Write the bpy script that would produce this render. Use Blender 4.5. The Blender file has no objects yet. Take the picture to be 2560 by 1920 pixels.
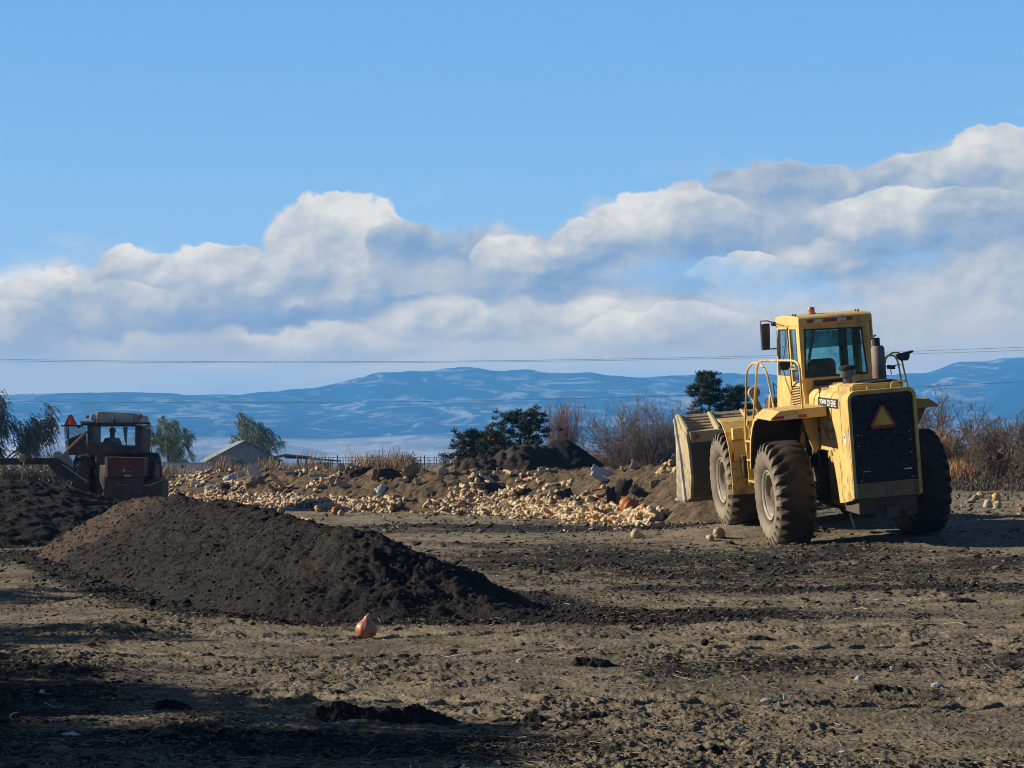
import bpy, bmesh, math, random
import numpy as np
from mathutils import Vector, Matrix, Euler

R = math.radians
random.seed(7)
rng = np.random.default_rng(7)
scene = bpy.context.scene
COL = scene.collection

# ------------------------------------------------------------------ camera
cd = bpy.data.cameras.new('camera')
cam = bpy.data.objects.new('camera', cd)
COL.objects.link(cam)
cam.location = (0, 0, 1.45)
cam.rotation_euler = (R(90) + math.atan(195 / 5000), 0, 0)
cd.sensor_width = 36
cd.lens = 5000 / 2560 * 36
cd.clip_start = 0.1
cd.clip_end = 30000
scene.camera = cam

# ------------------------------------------------------------------ light
SUN_EL, SUN_OFF = 23.0, 12.0          # elevation, degrees beyond the left-hand side
sx = -math.cos(R(SUN_OFF)) * math.cos(R(SUN_EL))
sy = math.sin(R(SUN_OFF)) * math.cos(R(SUN_EL))
sz = math.sin(R(SUN_EL))
sd = bpy.data.lights.new('sun', 'SUN')
sd.energy = 5.0
sd.angle = R(0.53)
sd.color = (1.0, 0.90, 0.77)
sun = bpy.data.objects.new('sun', sd)
COL.objects.link(sun)
sun.rotation_euler = Vector((sx, sy, sz)).to_track_quat('Z', 'Y').to_euler()

scene.view_settings.view_transform = 'Standard'
scene.view_settings.look = 'None'
scene.view_settings.exposure = 0.85
scene.view_settings.gamma = 1.0
scene.cycles.use_denoising = True
scene.cycles.pixel_filter_type = 'BLACKMAN_HARRIS'
scene.cycles.filter_width = 1.05
scene.cycles.max_bounces = 6
scene.cycles.transparent_max_bounces = 12
scene.cycles.volume_bounces = 0
scene.cycles.caustics_reflective = False
scene.cycles.caustics_refractive = False

# ------------------------------------------------------------------ node helper
class NT:
    def __init__(s, tree):
        s.t = tree
    def new(s, typ, **kw):
        n = s.t.nodes.new(typ)
        for k, v in kw.items():
            setattr(n, k, v)
        return n
    def put(s, sock, v):
        if isinstance(v, bpy.types.NodeSocket):
            s.t.links.new(v, sock)
        else:
            if sock.type == 'RGBA' and not hasattr(v, '__len__'):
                v = (v, v, v, 1)
            if sock.type == 'RGBA' and len(v) == 3:
                v = (*v, 1)
            sock.default_value = v
    def m(s, op, a, b=0.0, c=None, clamp=False):
        n = s.new('ShaderNodeMath', operation=op, use_clamp=clamp)
        s.put(n.inputs[0], a); s.put(n.inputs[1], b)
        if c is not None: s.put(n.inputs[2], c)
        return n.outputs[0]
    def vm(s, op, a, b=(0, 0, 0)):
        n = s.new('ShaderNodeVectorMath', operation=op)
        s.put(n.inputs[0], a); s.put(n.inputs[1], b)
        return n.outputs[0]
    def rng(s, v, a, b, c=0.0, d=1.0, smooth=True):
        n = s.new('ShaderNodeMapRange', interpolation_type='SMOOTHSTEP' if smooth else 'LINEAR')
        for i, x in enumerate((v, a, b, c, d)): s.put(n.inputs[i], x)
        return n.outputs[0]
    def mix(s, f, a, b, mode='MIX'):
        n = s.new('ShaderNodeMix', data_type='RGBA', blend_type=mode)
        s.put(n.inputs[0], f); s.put(n.inputs[6], a); s.put(n.inputs[7], b)
        return n.outputs[2]
    def noise(s, vec, scale, detail=4, rough=0.55, dist=0.0, dims='3D'):
        n = s.new('ShaderNodeTexNoise', noise_dimensions=dims)
        if vec is not None: s.put(n.inputs['Vector'], vec)
        s.put(n.inputs['Scale'], scale); s.put(n.inputs['Detail'], detail)
        s.put(n.inputs['Roughness'], rough); s.put(n.inputs['Distortion'], dist)
        return n.outputs[0]
    def ramp(s, f, stops, interp='LINEAR'):
        n = s.new('ShaderNodeValToRGB')
        cr = n.color_ramp; cr.interpolation = interp
        while len(cr.elements) < len(stops): cr.elements.new(0.5)
        for e, (p, c) in zip(cr.elements, stops):
            e.position = p; e.color = (*c, 1) if len(c) == 3 else c
        s.put(n.inputs[0], f)
        return n.outputs[0]

# ------------------------------------------------------------------ world: sky and clouds
w = bpy.data.worlds.new('World')
scene.world = w
w.use_nodes = True
w.node_tree.nodes.clear()
N = NT(w.node_tree)
sky = N.new('ShaderNodeTexSky', sky_type='NISHITA')
sky.sun_disc = False
sky.sun_elevation = R(SUN_EL)
sky.sun_rotation = math.atan2(sx, sy)
sky.altitude = 0; sky.air_density = 1.0; sky.dust_density = 0.3; sky.ozone_density = 2.0
tc = N.new('ShaderNodeTexCoord')
D = N.vm('NORMALIZE', tc.outputs['Generated'])
sp = N.new('ShaderNodeSeparateXYZ'); N.put(sp.inputs[0], D)
dx, dy, dz = sp.outputs
az = N.m('ARCTAN2', dx, dy)
el = N.m('ARCSINE', dz)
U = N.m('MULTIPLY', az, 50.0)            # hundredths-of-2560-frame units, zero straight ahead
V = N.m('MULTIPLY', el, 50.0)
# upper edge of the cumulus bank against azimuth
fc = N.new('ShaderNodeFloatCurve')
un = N.m('ADD', N.m('DIVIDE', U, 40.0), 0.5, clamp=True)
pts = [(-2000, 4.4), (-400, 4.1), (0, 4.5), (160, 4.8), (300, 5.05), (430, 5.15), (560, 5.4), (640, 5.7), (720, 6.25), (820, 6.6), (900, 6.6), (950, 6.35),
       (1010, 5.95), (1100, 6.0), (1210, 6.5), (1330, 6.25), (1450, 6.6), (1600, 6.75), (1720, 7.0), (1850, 7.5), (2050, 7.6), (2250, 7.8),
       (2400, 7.85), (2560, 8.0), (2900, 7.4), (4000, 4.6)]
cv = fc.mapping.curves[0]
def cu(px): return (px - 1280) / 100 / 40 + 0.5
pl = [(min(max(cu(p), 0), 1), v / 10) for p, v in pts]
cv.points[0].location = pl[0]; cv.points[-1].location = pl[-1]
for p in pl[1:-1]: cv.points.new(*p)
fc.mapping.update()
N.put(fc.inputs['Value'], un)
top = N.m('SUBTRACT', N.m('MULTIPLY', fc.outputs[0], 10.0), .22)

P = N.vm('MULTIPLY', D, (1.0, 1.0, 1.35))
warp = N.new('ShaderNodeTexNoise'); N.put(warp.inputs['Vector'], P); warp.inputs['Scale'].default_value = 14; warp.inputs['Detail'].default_value = 3
P2 = N.vm('ADD', P, N.vm('MULTIPLY', N.vm('SUBTRACT', warp.outputs[1], (.5, .5, .5)), (.030, .03, .018)))
def lit(sc_, det, off, rough=.5):
    a = N.noise(P2, sc_, det, rough); b = N.noise(N.vm('ADD', P2, (-off, .0, off * 1.5)), sc_, det, rough)
    return a, N.m('SUBTRACT', a, b)
n_low = N.noise(P2, 7.0, 3, .5)
n_big, r_big = lit(17.0, 3, .011, .42)
n_mid, r_mid = lit(38.0, 4, .005, .5)
n_fin, r_fin = lit(110.0, 4, .0018, .55)
edge = N.m('ADD', N.m('ADD', N.m('MULTIPLY', N.m('SUBTRACT', n_big, .5), 1.9), N.m('MULTIPLY', N.m('SUBTRACT', n_low, .5), .8)),
           N.m('ADD', N.m('MULTIPLY', N.m('SUBTRACT', n_mid, .5), .75), N.m('MULTIPLY', N.m('SUBTRACT', n_fin, .5), .30)))
h0 = N.m('SUBTRACT', top, V)
hh = N.m('ADD', h0, edge)                                 # depth below the ragged upper edge
alpha = N.rng(hh, -.14, .50)
wisp = N.m('MULTIPLY', N.rng(N.noise(N.vm('MULTIPLY', P2, (1, 1, 2)), 13.0, 6, .6), .50, .66), N.m('MULTIPLY', N.rng(hh, -1.1, -.1), .38))
alpha = N.m('MAXIMUM', alpha, wisp)
rel = N.m('ADD', N.m('ADD', N.m('MULTIPLY', r_big, 3.6), N.m('MULTIPLY', r_mid, 2.6)), N.m('MULTIPLY', r_fin, 1.1))
hs = N.m('ADD', h0, N.m('ADD', N.m('MULTIPLY', N.m('SUBTRACT', n_low, .5), 2.0), N.m('MULTIPLY', N.m('SUBTRACT', n_big, .5), 1.3)))
base = N.ramp(N.m('DIVIDE', N.m('ADD', hs, .5), 5.5), [(0.0, (.80,) * 3), (.14, (.66,) * 3), (.28, (.50,) * 3), (.40, (.27,) * 3), (.47, (.20,) * 3),
                                      (.55, (.52,) * 3), (.64, (.66,) * 3), (.80, (.56,) * 3), (1.0, (.46,) * 3)], 'B_SPLINE')
fade = N.rng(V, 2.2, 4.6, .12, 1)
sh = base
# individual billows of the bank: azimuth / elevation centre and radii, brightness
Uw = N.m('ADD', U, N.m('ADD', N.m('MULTIPLY', N.m('SUBTRACT', n_big, .5), 1.1), N.m('MULTIPLY', N.m('SUBTRACT', n_mid, .5), .75)))
Vw = N.m('ADD', V, N.m('ADD', N.m('ADD', N.m('MULTIPLY', N.m('SUBTRACT', N.noise(P2, 19.0, 3, .45), .5), .8), N.m('MULTIPLY', N.m('SUBTRACT', n_mid, .5), .70)), N.m('MULTIPLY', N.m('SUBTRACT', n_fin, .5), .42)))
puffs = [(2050, 485, 330, 80, .36), (2330, 450, 240, 70, .50), (2510, 425, 200, 78, .68), (1200, 505, 130, 40, .45), (1430, 520, 110, 50, .80),
         (30, 790, 210, 70, .62), (190, 745, 190, 68, .68), (370, 700, 130, 76, .60), (545, 680, 140, 76, .62), (650, 710, 120, 78, .44), (90, 820, 150, 62, .48), (300, 770, 170, 64, .50), (850, 610, 205, 135, .72), (1010, 610, 110, 70, .30),
         (1160, 610, 120, 60, .56), (1640, 575, 200, 110, .62), (1790, 590, 120, 90, .36), (1480, 605, 130, 70, .62), (1270, 655, 105, 75, .66), (1370, 705, 100, 55, .50),
         (2270, 570, 280, 95, .56), (2460, 560, 190, 85, .34), (1860, 695, 150, 62, .62), (2050, 665, 150, 60, .50),
         (300, 800, 230, 40, .44), (640, 795, 340, 46, .22), (960, 765, 200, 36, .20), (1480, 690, 200, 42, .22), (2260, 640, 220, 34, .28),
         (1150, 800, 260, 60, .66), (800, 870, 330, 60, .62), (1500, 800, 260, 60, .64), (400, 880, 300, 50, .56), (1700, 840, 280, 70, .58)]
for (pu, pv, ru, rv, br_) in puffs:
    du = N.m('MULTIPLY', N.m('SUBTRACT', Uw, (pu - 1280) / 100), 100 / ru)
    dv = N.m('MULTIPLY', N.m('SUBTRACT', Vw, (1155 - pv) / 100), 100 / rv)
    d2 = N.m('MULTIPLY_ADD', du, du, N.m('MULTIPLY', dv, dv))
    k_ = .37 if rv > 50 else .12
    a_ = N.m('MULTIPLY', N.rng(d2, 1.0, .80), N.rng(dv, -1.0, -.05)) if rv > 60 else N.rng(d2, 1.0, .2)
    ls = N.m('ADD', N.m('MULTIPLY_ADD', dv, k_, br_ - .05), N.m('MULTIPLY', du, -.10))
    sh = N.m('MULTIPLY_ADD', a_, N.m('SUBTRACT', ls, sh), sh)
    if pv < 720 and rv > 60: alpha = N.m('MAXIMUM', alpha, a_)
shade = N.m('ADD', sh, N.m('MULTIPLY', N.m('MULTIPLY', rel, fade), .30), clamp=True)
c2 = N.ramp(shade, [(0.0, (.19, .33, .53)), (.22, (.25, .38, .545)), (.42, (.345, .44, .55)), (.62, (.46, .525, .585)), (.82, (.59, .62, .635)), (1.0, (.72, .73, .71))])
# a few openings of blue low in the bank
gap = N.noise(N.vm('MULTIPLY', P2, (1, 1, 2.6)), 8.5, 5, .55)
gapm = N.m('MULTIPLY', N.rng(gap, .52, .64), N.m('MULTIPLY', N.rng(V, 3.4, 4.2), N.rng(V, 6.4, 5.2)))
gapm = N.m('MULTIPLY', gapm, N.rng(U, 1.0, 4.0, .15, 1))
c3 = N.mix(N.m('MULTIPLY', gapm, .55), c2, (.24, .50, .79))
# thin veil toward the horizon
veil = N.noise(N.vm('MULTIPLY', P, (1, 1, 3.0)), 6.0, 4, .5)
c4 = N.mix(N.rng(V, 3.1, 2.0), c3, N.mix(N.rng(veil, .35, .65), (.25, .43, .64), (.34, .475, .62)))
# clear blue above, Nishita tinted towards the photographed hue
clear = N.ramp(N.m('DIVIDE', V, 14.0), [(0, (.30, .53, .78)), (.35, (.25, .50, .77)), (.62, (.20, .45, .77)), (1.0, (.13, .37, .75))])
skyn = sky.outputs[0]
# keep the sky texture's own luminance for lighting away from the bank
skyt = N.vm('MULTIPLY', skyn, (.23, .20, .28))
up = N.m('MAXIMUM', N.rng(V, 12.5, 20), N.rng(N.m('ABSOLUTE', az), .45, .8))
# the bank is seen through the haze box: brighten it by what the air takes away
HAZE, HCOL, HTOP, HSIDE = 2.7e-4, (.13, .47, 1.0), 425.0, 8400.0
HINF = (.03, .13, .25)
EXPO = 2 ** 0.85
path = N.m('MINIMUM', N.m('DIVIDE', HTOP, N.m('MAXIMUM', dz, .01)), HSIDE * 1.02)
Tr = N.m('EXPONENT', N.m('MULTIPLY', path, -HAZE))
SC = 10.0   # clouds and photographed band are written at picture brightness; the background runs at 0.1
band = N.mix(alpha, clear, c4)
b1 = N.vm('MULTIPLY', band, (1 / EXPO,) * 3)
inn = N.new('ShaderNodeVectorMath', operation='SCALE'); N.put(inn.inputs[0], HINF); N.put(inn.inputs['Scale'], N.m('SUBTRACT', 1.0, Tr))
b2 = N.vm('MAXIMUM', N.vm('SUBTRACT', b1, inn.outputs[0]), (.02, .02, .02))
cmb = N.new('ShaderNodeCombineXYZ')
for i in range(3): N.put(cmb.inputs[i], Tr)
b3 = N.vm('DIVIDE', b2, cmb.outputs[0])
band10 = N.vm('MULTIPLY', b3, (SC, SC, SC))
fin = N.mix(up, band10, skyt)
bg = N.new('ShaderNodeBackground')
N.put(bg.inputs[0], fin)
bg.inputs[1].default_value = 0.1
wo = N.new('ShaderNodeOutputWorld')
w.node_tree.links.new(bg.outputs[0], wo.inputs[0])

# ------------------------------------------------------------------ tagging and mesh helpers
def tag(o, label=None, cat=None, group=None, kind=None):
    if label: o['label'] = label
    if cat: o['category'] = cat
    if group: o['group'] = group
    if kind: o['kind'] = kind
    return o

def empty(name, loc=(0, 0, 0), label=None, cat=None, group=None):
    o = bpy.data.objects.new(name, None)
    o.empty_display_size = .3
    COL.objects.link(o)
    o.location = loc
    return tag(o, label, cat, group)

def mesh_np(name, V_, F_, mat=None, parent=None, smooth=False, attr=None):
    """fast mesh from an (n,3) vertex array and an (m,k) face array"""
    me = bpy.data.meshes.new(name)
    V_ = np.ascontiguousarray(V_, dtype=np.float32); F_ = np.ascontiguousarray(F_, dtype=np.int32)
    k = F_.shape[1]
    me.vertices.add(len(V_)); me.vertices.foreach_set('co', V_.ravel())
    me.loops.add(F_.size); me.loops.foreach_set('vertex_index', F_.ravel())
    me.polygons.add(len(F_))
    me.polygons.foreach_set('loop_start', np.arange(0, F_.size, k, dtype=np.int32))
    me.polygons.foreach_set('loop_total', np.full(len(F_), k, dtype=np.int32))
    if smooth: me.polygons.foreach_set('use_smooth', np.ones(len(F_), dtype=bool))
    if attr:
        for an, av in attr.items():
            a = me.attributes.new(an, 'FLOAT', 'POINT')
            a.data.foreach_set('value', np.ascontiguousarray(av, dtype=np.float32))
    me.update(calc_edges=True)
    me.validate()
    if mat: me.materials.append(mat)
    o = bpy.data.objects.new(name, me)
    COL.objects.link(o)
    if parent: o.parent = parent
    return o

def grid_faces(nr, nc, wrap=False):
    i = np.arange(nr - 1)[:, None] * nc
    if wrap:
        j = np.arange(nc)[None, :]; j2 = (j + 1) % nc
    else:
        j = np.arange(nc - 1)[None, :]; j2 = j + 1
    return np.stack([i + j, i + j2, i + nc + j2, i + nc + j], -1).reshape(-1, 4)

class MB:
    """collects shapes into one mesh"""
    def __init__(s): s.v = []; s.f = []; s.M = Matrix.Identity(4)
    def add(s, vs, fs):
        b = len(s.v)
        s.v += [tuple(s.M @ Vector(v)) for v in vs]
        s.f += [tuple(b + i for i in f) for f in fs]
        return s
    def box(s, c, size, rot=(0, 0, 0)):
        hx, hy, hz = size[0] / 2, size[1] / 2, size[2] / 2
        E = Euler(rot).to_matrix()
        vs = [Vector(c) + E @ Vector((a * hx, b * hy, d * hz)) for a in (-1, 1) for b in (-1, 1) for d in (-1, 1)]
        return s.add(vs, [(0, 1, 3, 2), (4, 6, 7, 5), (0, 4, 5, 1), (2, 3, 7, 6), (0, 2, 6, 4), (1, 5, 7, 3)])
    def bb(s, x0, x1, y0, y1, z0, z1):
        return s.box(((x0 + x1) / 2, (y0 + y1) / 2, (z0 + z1) / 2), (abs(x1 - x0), abs(y1 - y0), abs(z1 - z0)))
    def prism(s, poly, axis, a, b, poly2=None):
        """poly: 2D points; axis 'x' -> (a, p0, p1); 'y' -> (p0, a, p1); 'z' -> (p0, p1, a)"""
        def P3(p, t):
            return {'x': (t, p[0], p[1]), 'y': (p[0], t, p[1]), 'z': (p[0], p[1], t)}[axis]
        n = len(poly)
        vs = [P3(p, a) for p in poly] + [P3(p, b) for p in (poly2 or poly)]
        fs = [tuple(range(n)), tuple(range(2 * n - 1, n - 1, -1))] + [(i, i + n, (i + 1) % n + n, (i + 1) % n) for i in range(n)]
        return s.add(vs, fs)
    def tube(s, pts, r, n=8, cap=True, r2=None):
        pts = [Vector(p) for p in pts]
        rings = []
        up = Vector((0, 0, 1)); prev = None
        for i, p in enumerate(pts):
            d = (pts[min(i + 1, len(pts) - 1)] - pts[max(i - 1, 0)]).normalized()
            if prev is None:
                a = d.cross(up if abs(d.z) < .9 else Vector((1, 0, 0))).normalized()
            else:
                a = (prev - d * prev.dot(d)).normalized()
            prev = a
            b = d.cross(a)
            rr = r if r2 is None else r + (r2 - r) * i / (len(pts) - 1)
            rings.append([p + (a * math.cos(2 * math.pi * k / n) + b * math.sin(2 * math.pi * k / n)) * rr for k in range(n)])
        vs = [q for rg in rings for q in rg]
        fs = [(i * n + k, i * n + (k + 1) % n, (i + 1) * n + (k + 1) % n, (i + 1) * n + k) for i in range(len(pts) - 1) for k in range(n)]
        if cap: fs += [tuple(range(n - 1, -1, -1)), tuple((len(pts) - 1) * n + k for k in range(n))]
        return s.add(vs, fs)
    def lathe(s, prof, n=24, axis='z', c=(0, 0, 0), a0=0, a1=2 * math.pi):
        """prof: (radius, height) pairs"""
        closed = abs(a1 - a0 - 2 * math.pi) < 1e-6
        m_ = n if closed else n + 1
        vs = []
        for (r, h) in prof:
            for k in range(m_):
                t = a0 + (a1 - a0) * k / n
                x, y = r * math.cos(t), r * math.sin(t)
                v = {'z': (x, y, h), 'y': (x, h, y), 'x': (h, x, y)}[axis]
                vs.append((v[0] + c[0], v[1] + c[1], v[2] + c[2]))
        fs = []
        for i in range(len(prof) - 1):
            for k in range(n):
                k2 = (k + 1) % m_
                fs.append((i * m_ + k, i * m_ + k2, (i + 1) * m_ + k2, (i + 1) * m_ + k))
        if closed:
            fs += [tuple(range(m_ - 1, -1, -1)), tuple((len(prof) - 1) * m_ + k for k in range(m_))]
        return s.add(vs, fs)
    def build(s, name, mat, parent=None, bevel=0, smooth=False, label=None):
        me = bpy.data.meshes.new(name)
        me.from_pydata([tuple(v) for v in s.v], [], s.f)
        bm = bmesh.new(); bm.from_mesh(me)
        bmesh.ops.recalc_face_normals(bm, faces=bm.faces)
        bm.to_mesh(me); bm.free()
        if smooth:
            for p in me.polygons: p.use_smooth = True
            try: me.set_sharp_from_angle(angle=R(38))
            except Exception: pass
        if mat: me.materials.append(mat)
        o = bpy.data.objects.new(name, me)
        COL.objects.link(o)
        if parent: o.parent = parent
        if bevel:
            b = o.modifiers.new('bevel', 'BEVEL'); b.width = bevel; b.segments = 2; b.limit_method = 'ANGLE'; b.angle_limit = R(40)
        if label: o['label'] = label
        return o

def arc(cx, cy, r, a0, a1, n):
    return [(cx + r * math.cos(R(a0 + (a1 - a0) * i / n)), cy + r * math.sin(R(a0 + (a1 - a0) * i / n))) for i in range(n + 1)]

# ------------------------------------------------------------------ numpy gradient noise
def _h(ix, iy, s):
    h = (ix.astype(np.int64) * 374761393 + iy.astype(np.int64) * 668265263 + s * 974634777) & 0xFFFFFFFF
    h = ((h ^ (h >> 13)) * 1274126177) & 0xFFFFFFFF
    return (h ^ (h >> 16)) & 0xFFFF
_G = np.stack([np.cos(np.arange(256) * 2 * np.pi / 256), np.sin(np.arange(256) * 2 * np.pi / 256)])
def pn(x, y, s=0):
    x = np.asarray(x, float); y = np.asarray(y, float)
    ix = np.floor(x); iy = np.floor(y); fx = x - ix; fy = y - iy
    ux = fx * fx * fx * (fx * (fx * 6 - 15) + 10); uy = fy * fy * fy * (fy * (fy * 6 - 15) + 10)
    def g(a, b):
        k = _h(ix + a, iy + b, s) & 255
        return _G[0][k] * (fx - a) + _G[1][k] * (fy - b)
    return ((g(0, 0) * (1 - ux) + g(1, 0) * ux) * (1 - uy) + (g(0, 1) * (1 - ux) + g(1, 1) * ux) * uy) * 1.5
def fbm(x, y, octs, s=0, lac=2.03, gain=.5):
    a = 1; t = 0
    for i in range(octs):
        t = t + a * pn(x, y, s + i * 17); x = x * lac + 3.1; y = y * lac + 7.7; a *= gain
    return t
def sst(x, a, b):
    t = np.clip((x - a) / (b - a), 0, 1)
    return t * t * (3 - 2 * t)

# ------------------------------------------------------------------ materials
def new_mat(name):
    m = bpy.data.materials.new(name); m.use_nodes = True
    nt = m.node_tree
    b = nt.nodes['Principled BSDF']
    return m, NT(nt), b

def mat_plain(name, col, rough=.6, metal=0, spec=.5, var=.25, scale=6, bump=0, bscale=60, dirt=None, dirt_amt=.5, dscale=3, rand=0):
    m, n, b = new_mat(name)
    tc = n.new('ShaderNodeTexCoord').outputs['Object']
    f = n.noise(tc, scale, 5, .6)
    c = n.mix(n.rng(f, .3, .7), tuple(x * (1 - var) for x in col), tuple(min(1, x * (1 + var)) for x in col))
    if dirt:
        d = n.noise(tc, dscale, 6, .65)
        c = n.mix(n.m('MULTIPLY', n.rng(d, .42, .68), dirt_amt), c, dirt)
    if rand:
        oi = n.new('ShaderNodeObjectInfo').outputs['Random']
        hsv = n.new('ShaderNodeHueSaturation')
        n.put(hsv.inputs['Value'], n.rng(oi, 0, 1, 1 - rand, 1 + rand, False)); n.put(hsv.inputs['Color'], c)
        c = hsv.outputs[0]
    n.put(b.inputs['Base Color'], c)
    b.inputs['Roughness'].default_value = rough
    b.inputs['Metallic'].default_value = metal
    b.inputs['Specular IOR Level'].default_value = spec
    if bump:
        bp = n.new('ShaderNodeBump'); bp.inputs['Strength'].default_value = bump; bp.inputs['Distance'].default_value = .02
        n.put(bp.inputs['Height'], n.noise(tc, bscale, 5, .65)); n.put(b.inputs['Normal'], bp.outputs[0])
    return m
# ================================================================== LAND
LP = [1.695439703, -0.088071400, -0.065178702, 5.909627, 34.516355, 0.1049728]      # loader pose
def rot3(yaw, roll, pitch):
    c, s = math.cos, math.sin
    Rz = Matrix(((c(yaw), -s(yaw), 0), (s(yaw), c(yaw), 0), (0, 0, 1)))
    Ry = Matrix(((c(pitch), 0, s(pitch)), (0, 1, 0), (-s(pitch), 0, c(pitch))))
    Rx = Matrix(((1, 0, 0), (0, c(roll), -s(roll)), (0, s(roll), c(roll))))
    return Rz @ Ry @ Rx
LM = rot3(*LP[:3]); LT = Vector(LP[3:6])
LW = LM.to_4x4(); LW.translation = LT
def lw(p): return LM @ Vector(p) + LT

_wy = [28, 34, 38, 46, 56, 80, 140, 400, 9000]
_wz = [0, .2, .36, .45, .55, 1.0, 1.15, .6, 0]
def macro0(x, y):
    r = np.hypot(x, y)
    a = sst(x - (r - 34) * .10, 1.0, 7.5)
    return a * np.interp(y, _wy, _wz)
_cp = [lw((0, 1.2, 0)), lw((0, -1.2, 0)), lw((3.5, 1.2, 0)), lw((3.5, -1.2, 0))]
_cd = [p.z + .045 - float(macro0(np.array(p.x), np.array(p.y))) for p in _cp]
def macro(x, y):
    z = macro0(x, y)
    for p, d in zip(_cp, _cd):
        z = z + d * np.exp(-((x - p.x) ** 2 + (y - p.y) ** 2) / (1.25 ** 2))
    return z
def micro(x, y, fine=True):
    r = np.hypot(x, y)
    z = .05 * fbm(x * .22, y * .22, 3, 5) + .016 * fbm(x * 1.3, y * 1.3, 3, 11)
    patch = sst(fbm(x * .5, y * .8, 3, 77), -.05, .45)       # rough cloddy patches
    if fine:
        f1 = sst(r, 95, 40); f2 = sst(r, 44, 22)
        z = z + f1 * (.008 + .013 * patch) * fbm(x * 4.2, y * 5.2, 3, 31)
        lump = sst(pn(x * 7, y * 8.5, 52) + .55 * pn(x * 17, y * 19, 53), .08, .42)
        z = z + f1 * (.002 + .012 * patch) * lump
        # tyre tracks: shallow ruts with crossing lug prints
        for (a0, b0, c0, sd_) in ((15.4, .05, .012, 1), (17.0, .05, .010, 2), (12.4, -.10, .02, 3), (27.0, -.22, .02, 4), (29.3, -.22, .02, 5), (24.2, .12, -.01, 6)):
            dd = y - (a0 + b0 * x + c0 * x * x + .25 * pn(x * .3, x * 0, sd_))
            w_ = np.exp(-(dd / .26) ** 4)
            z = z - f1 * w_ * (.026 - .026 * sst(np.sin((x + np.abs(dd) * .9) * 24), .1, .6))
        rd = 1 - np.abs(pn(x * 17, y * 17, 50)) * 2
        z = z + f2 * (.005 + .009 * patch) * rd + f2 * .007 * pn(x * 37, y * 37, 61)
    return z
def ground_z(x, y, fine=False):
    x = np.asarray(x, float); y = np.asarray(y, float)
    return macro(x, y) + micro(x, y, fine)
def gz(x, y): return float(ground_z(np.array([x]), np.array([y]))[0])
def px(u, D, v=None):
    """image position (2560x1920 frame) at depth D -> world x (and z)"""
    X = (u - 1280) / 5000 * D
    if v is None: return X
    return X, 1.45 + (1155 - v) / 5000 * D

# ---- compost windrows and mounds as height functions along a path
def path_field(x, y, path, hw, hh):
    """path: points; hw, hh: half width & height along it. returns pile height at x,y (>0 inside)"""
    P_ = np.array(path, float); best = np.full(np.shape(x), -9.)
    for i in range(len(P_) - 1):
        a = P_[i]; b = P_[i + 1]; d = b - a; L2 = (d ** 2).sum()
        t = np.clip(((x - a[0]) * d[0] + (y - a[1]) * d[1]) / L2, 0, 1)
        dist = np.hypot(x - a[0] - t * d[0], y - a[1] - t * d[1])
        W = hw[i] + (hw[i + 1] - hw[i]) * t; H = hh[i] + (hh[i + 1] - hh[i]) * t
        u = dist / np.maximum(W, .05)
        prof = H * (1.06 - np.sqrt(u * u * 1.12 + .012)) * 1.02
        best = np.maximum(best, prof)
    return best
W1 = ([(1.5, 18.5), (.7, 18.65), (-.15, 19.1), (-1.4, 20.1), (-1.9, 21.2), (-2.5, 22.9), (-3.25, 25.2), (-4.35, 28.2), (-5.5, 31.0), (-6.0, 32.2)],
      [.12, .32, .75, 1.75, 1.85, 1.9, 1.95, 1.95, 1.9, 1.7], [.02, .05, .16, .77, .84, .89, .94, .97, .97, .94])
W2 = ([(-18, 36.5), (-12, 37.3), (-9.4, 38.6), (-7.8, 41)], [4.6, 4.5, 3.9, 2.6], [1.17, 1.17, 1.12, .7])

def soil_amount(x, y):
    """dark ground, most of it spilled compost (1 = all dark)"""
    s = np.zeros(np.shape(x))
    for W_ in (W1, W2):
        f = path_field(x, y, W_[0], [a + .9 for a in W_[1]], [1] * len(W_[0]))
        s = np.maximum(s, sst(f, 0.0, .35) * .95)
    s = np.maximum(s, .62 * np.exp(-((x + 7.9) / 1.9) ** 2 - ((y - 30.5) / 4.0) ** 2))
    # spill trail beyond the windrow's toe and the dragged bands across the yard
    s = np.maximum(s, .8 * np.exp(-((x - 1.6) / 2.2) ** 2 - ((y - 18.9) / .8) ** 2))
    s = np.maximum(s, .58 * np.exp(-((y - (29.5 - .15 * x)) / 6.5) ** 2) * sst(x, -3.5, .5) * (.55 + .45 * sst(x, 9, 2)))
    s = np.maximum(s, .75 * np.exp(-((y - (22.6 + .1 * x)) / 1.3) ** 2) * sst(x, .0, 2.0))
    s = np.maximum(s, .5 * np.exp(-((y - (13.6 + .25 * x)) / .7) ** 2) * sst(x, .4, 1.2))
    s = np.maximum(s, .9 * np.exp(-((y - 44) / 3.0) ** 2 - ((x - 1) / 5.0) ** 2))
    s = np.maximum(s, .55 * np.exp(-((y - 10.4) / .9) ** 2) * sst(x, 1.6, -.6))  # darker band across the nearest ground
    s = np.maximum(s, .55 * sst(x, -1.7, -3.2) * sst(y, 18, 13))  # darker towards the near left
    return s

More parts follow.
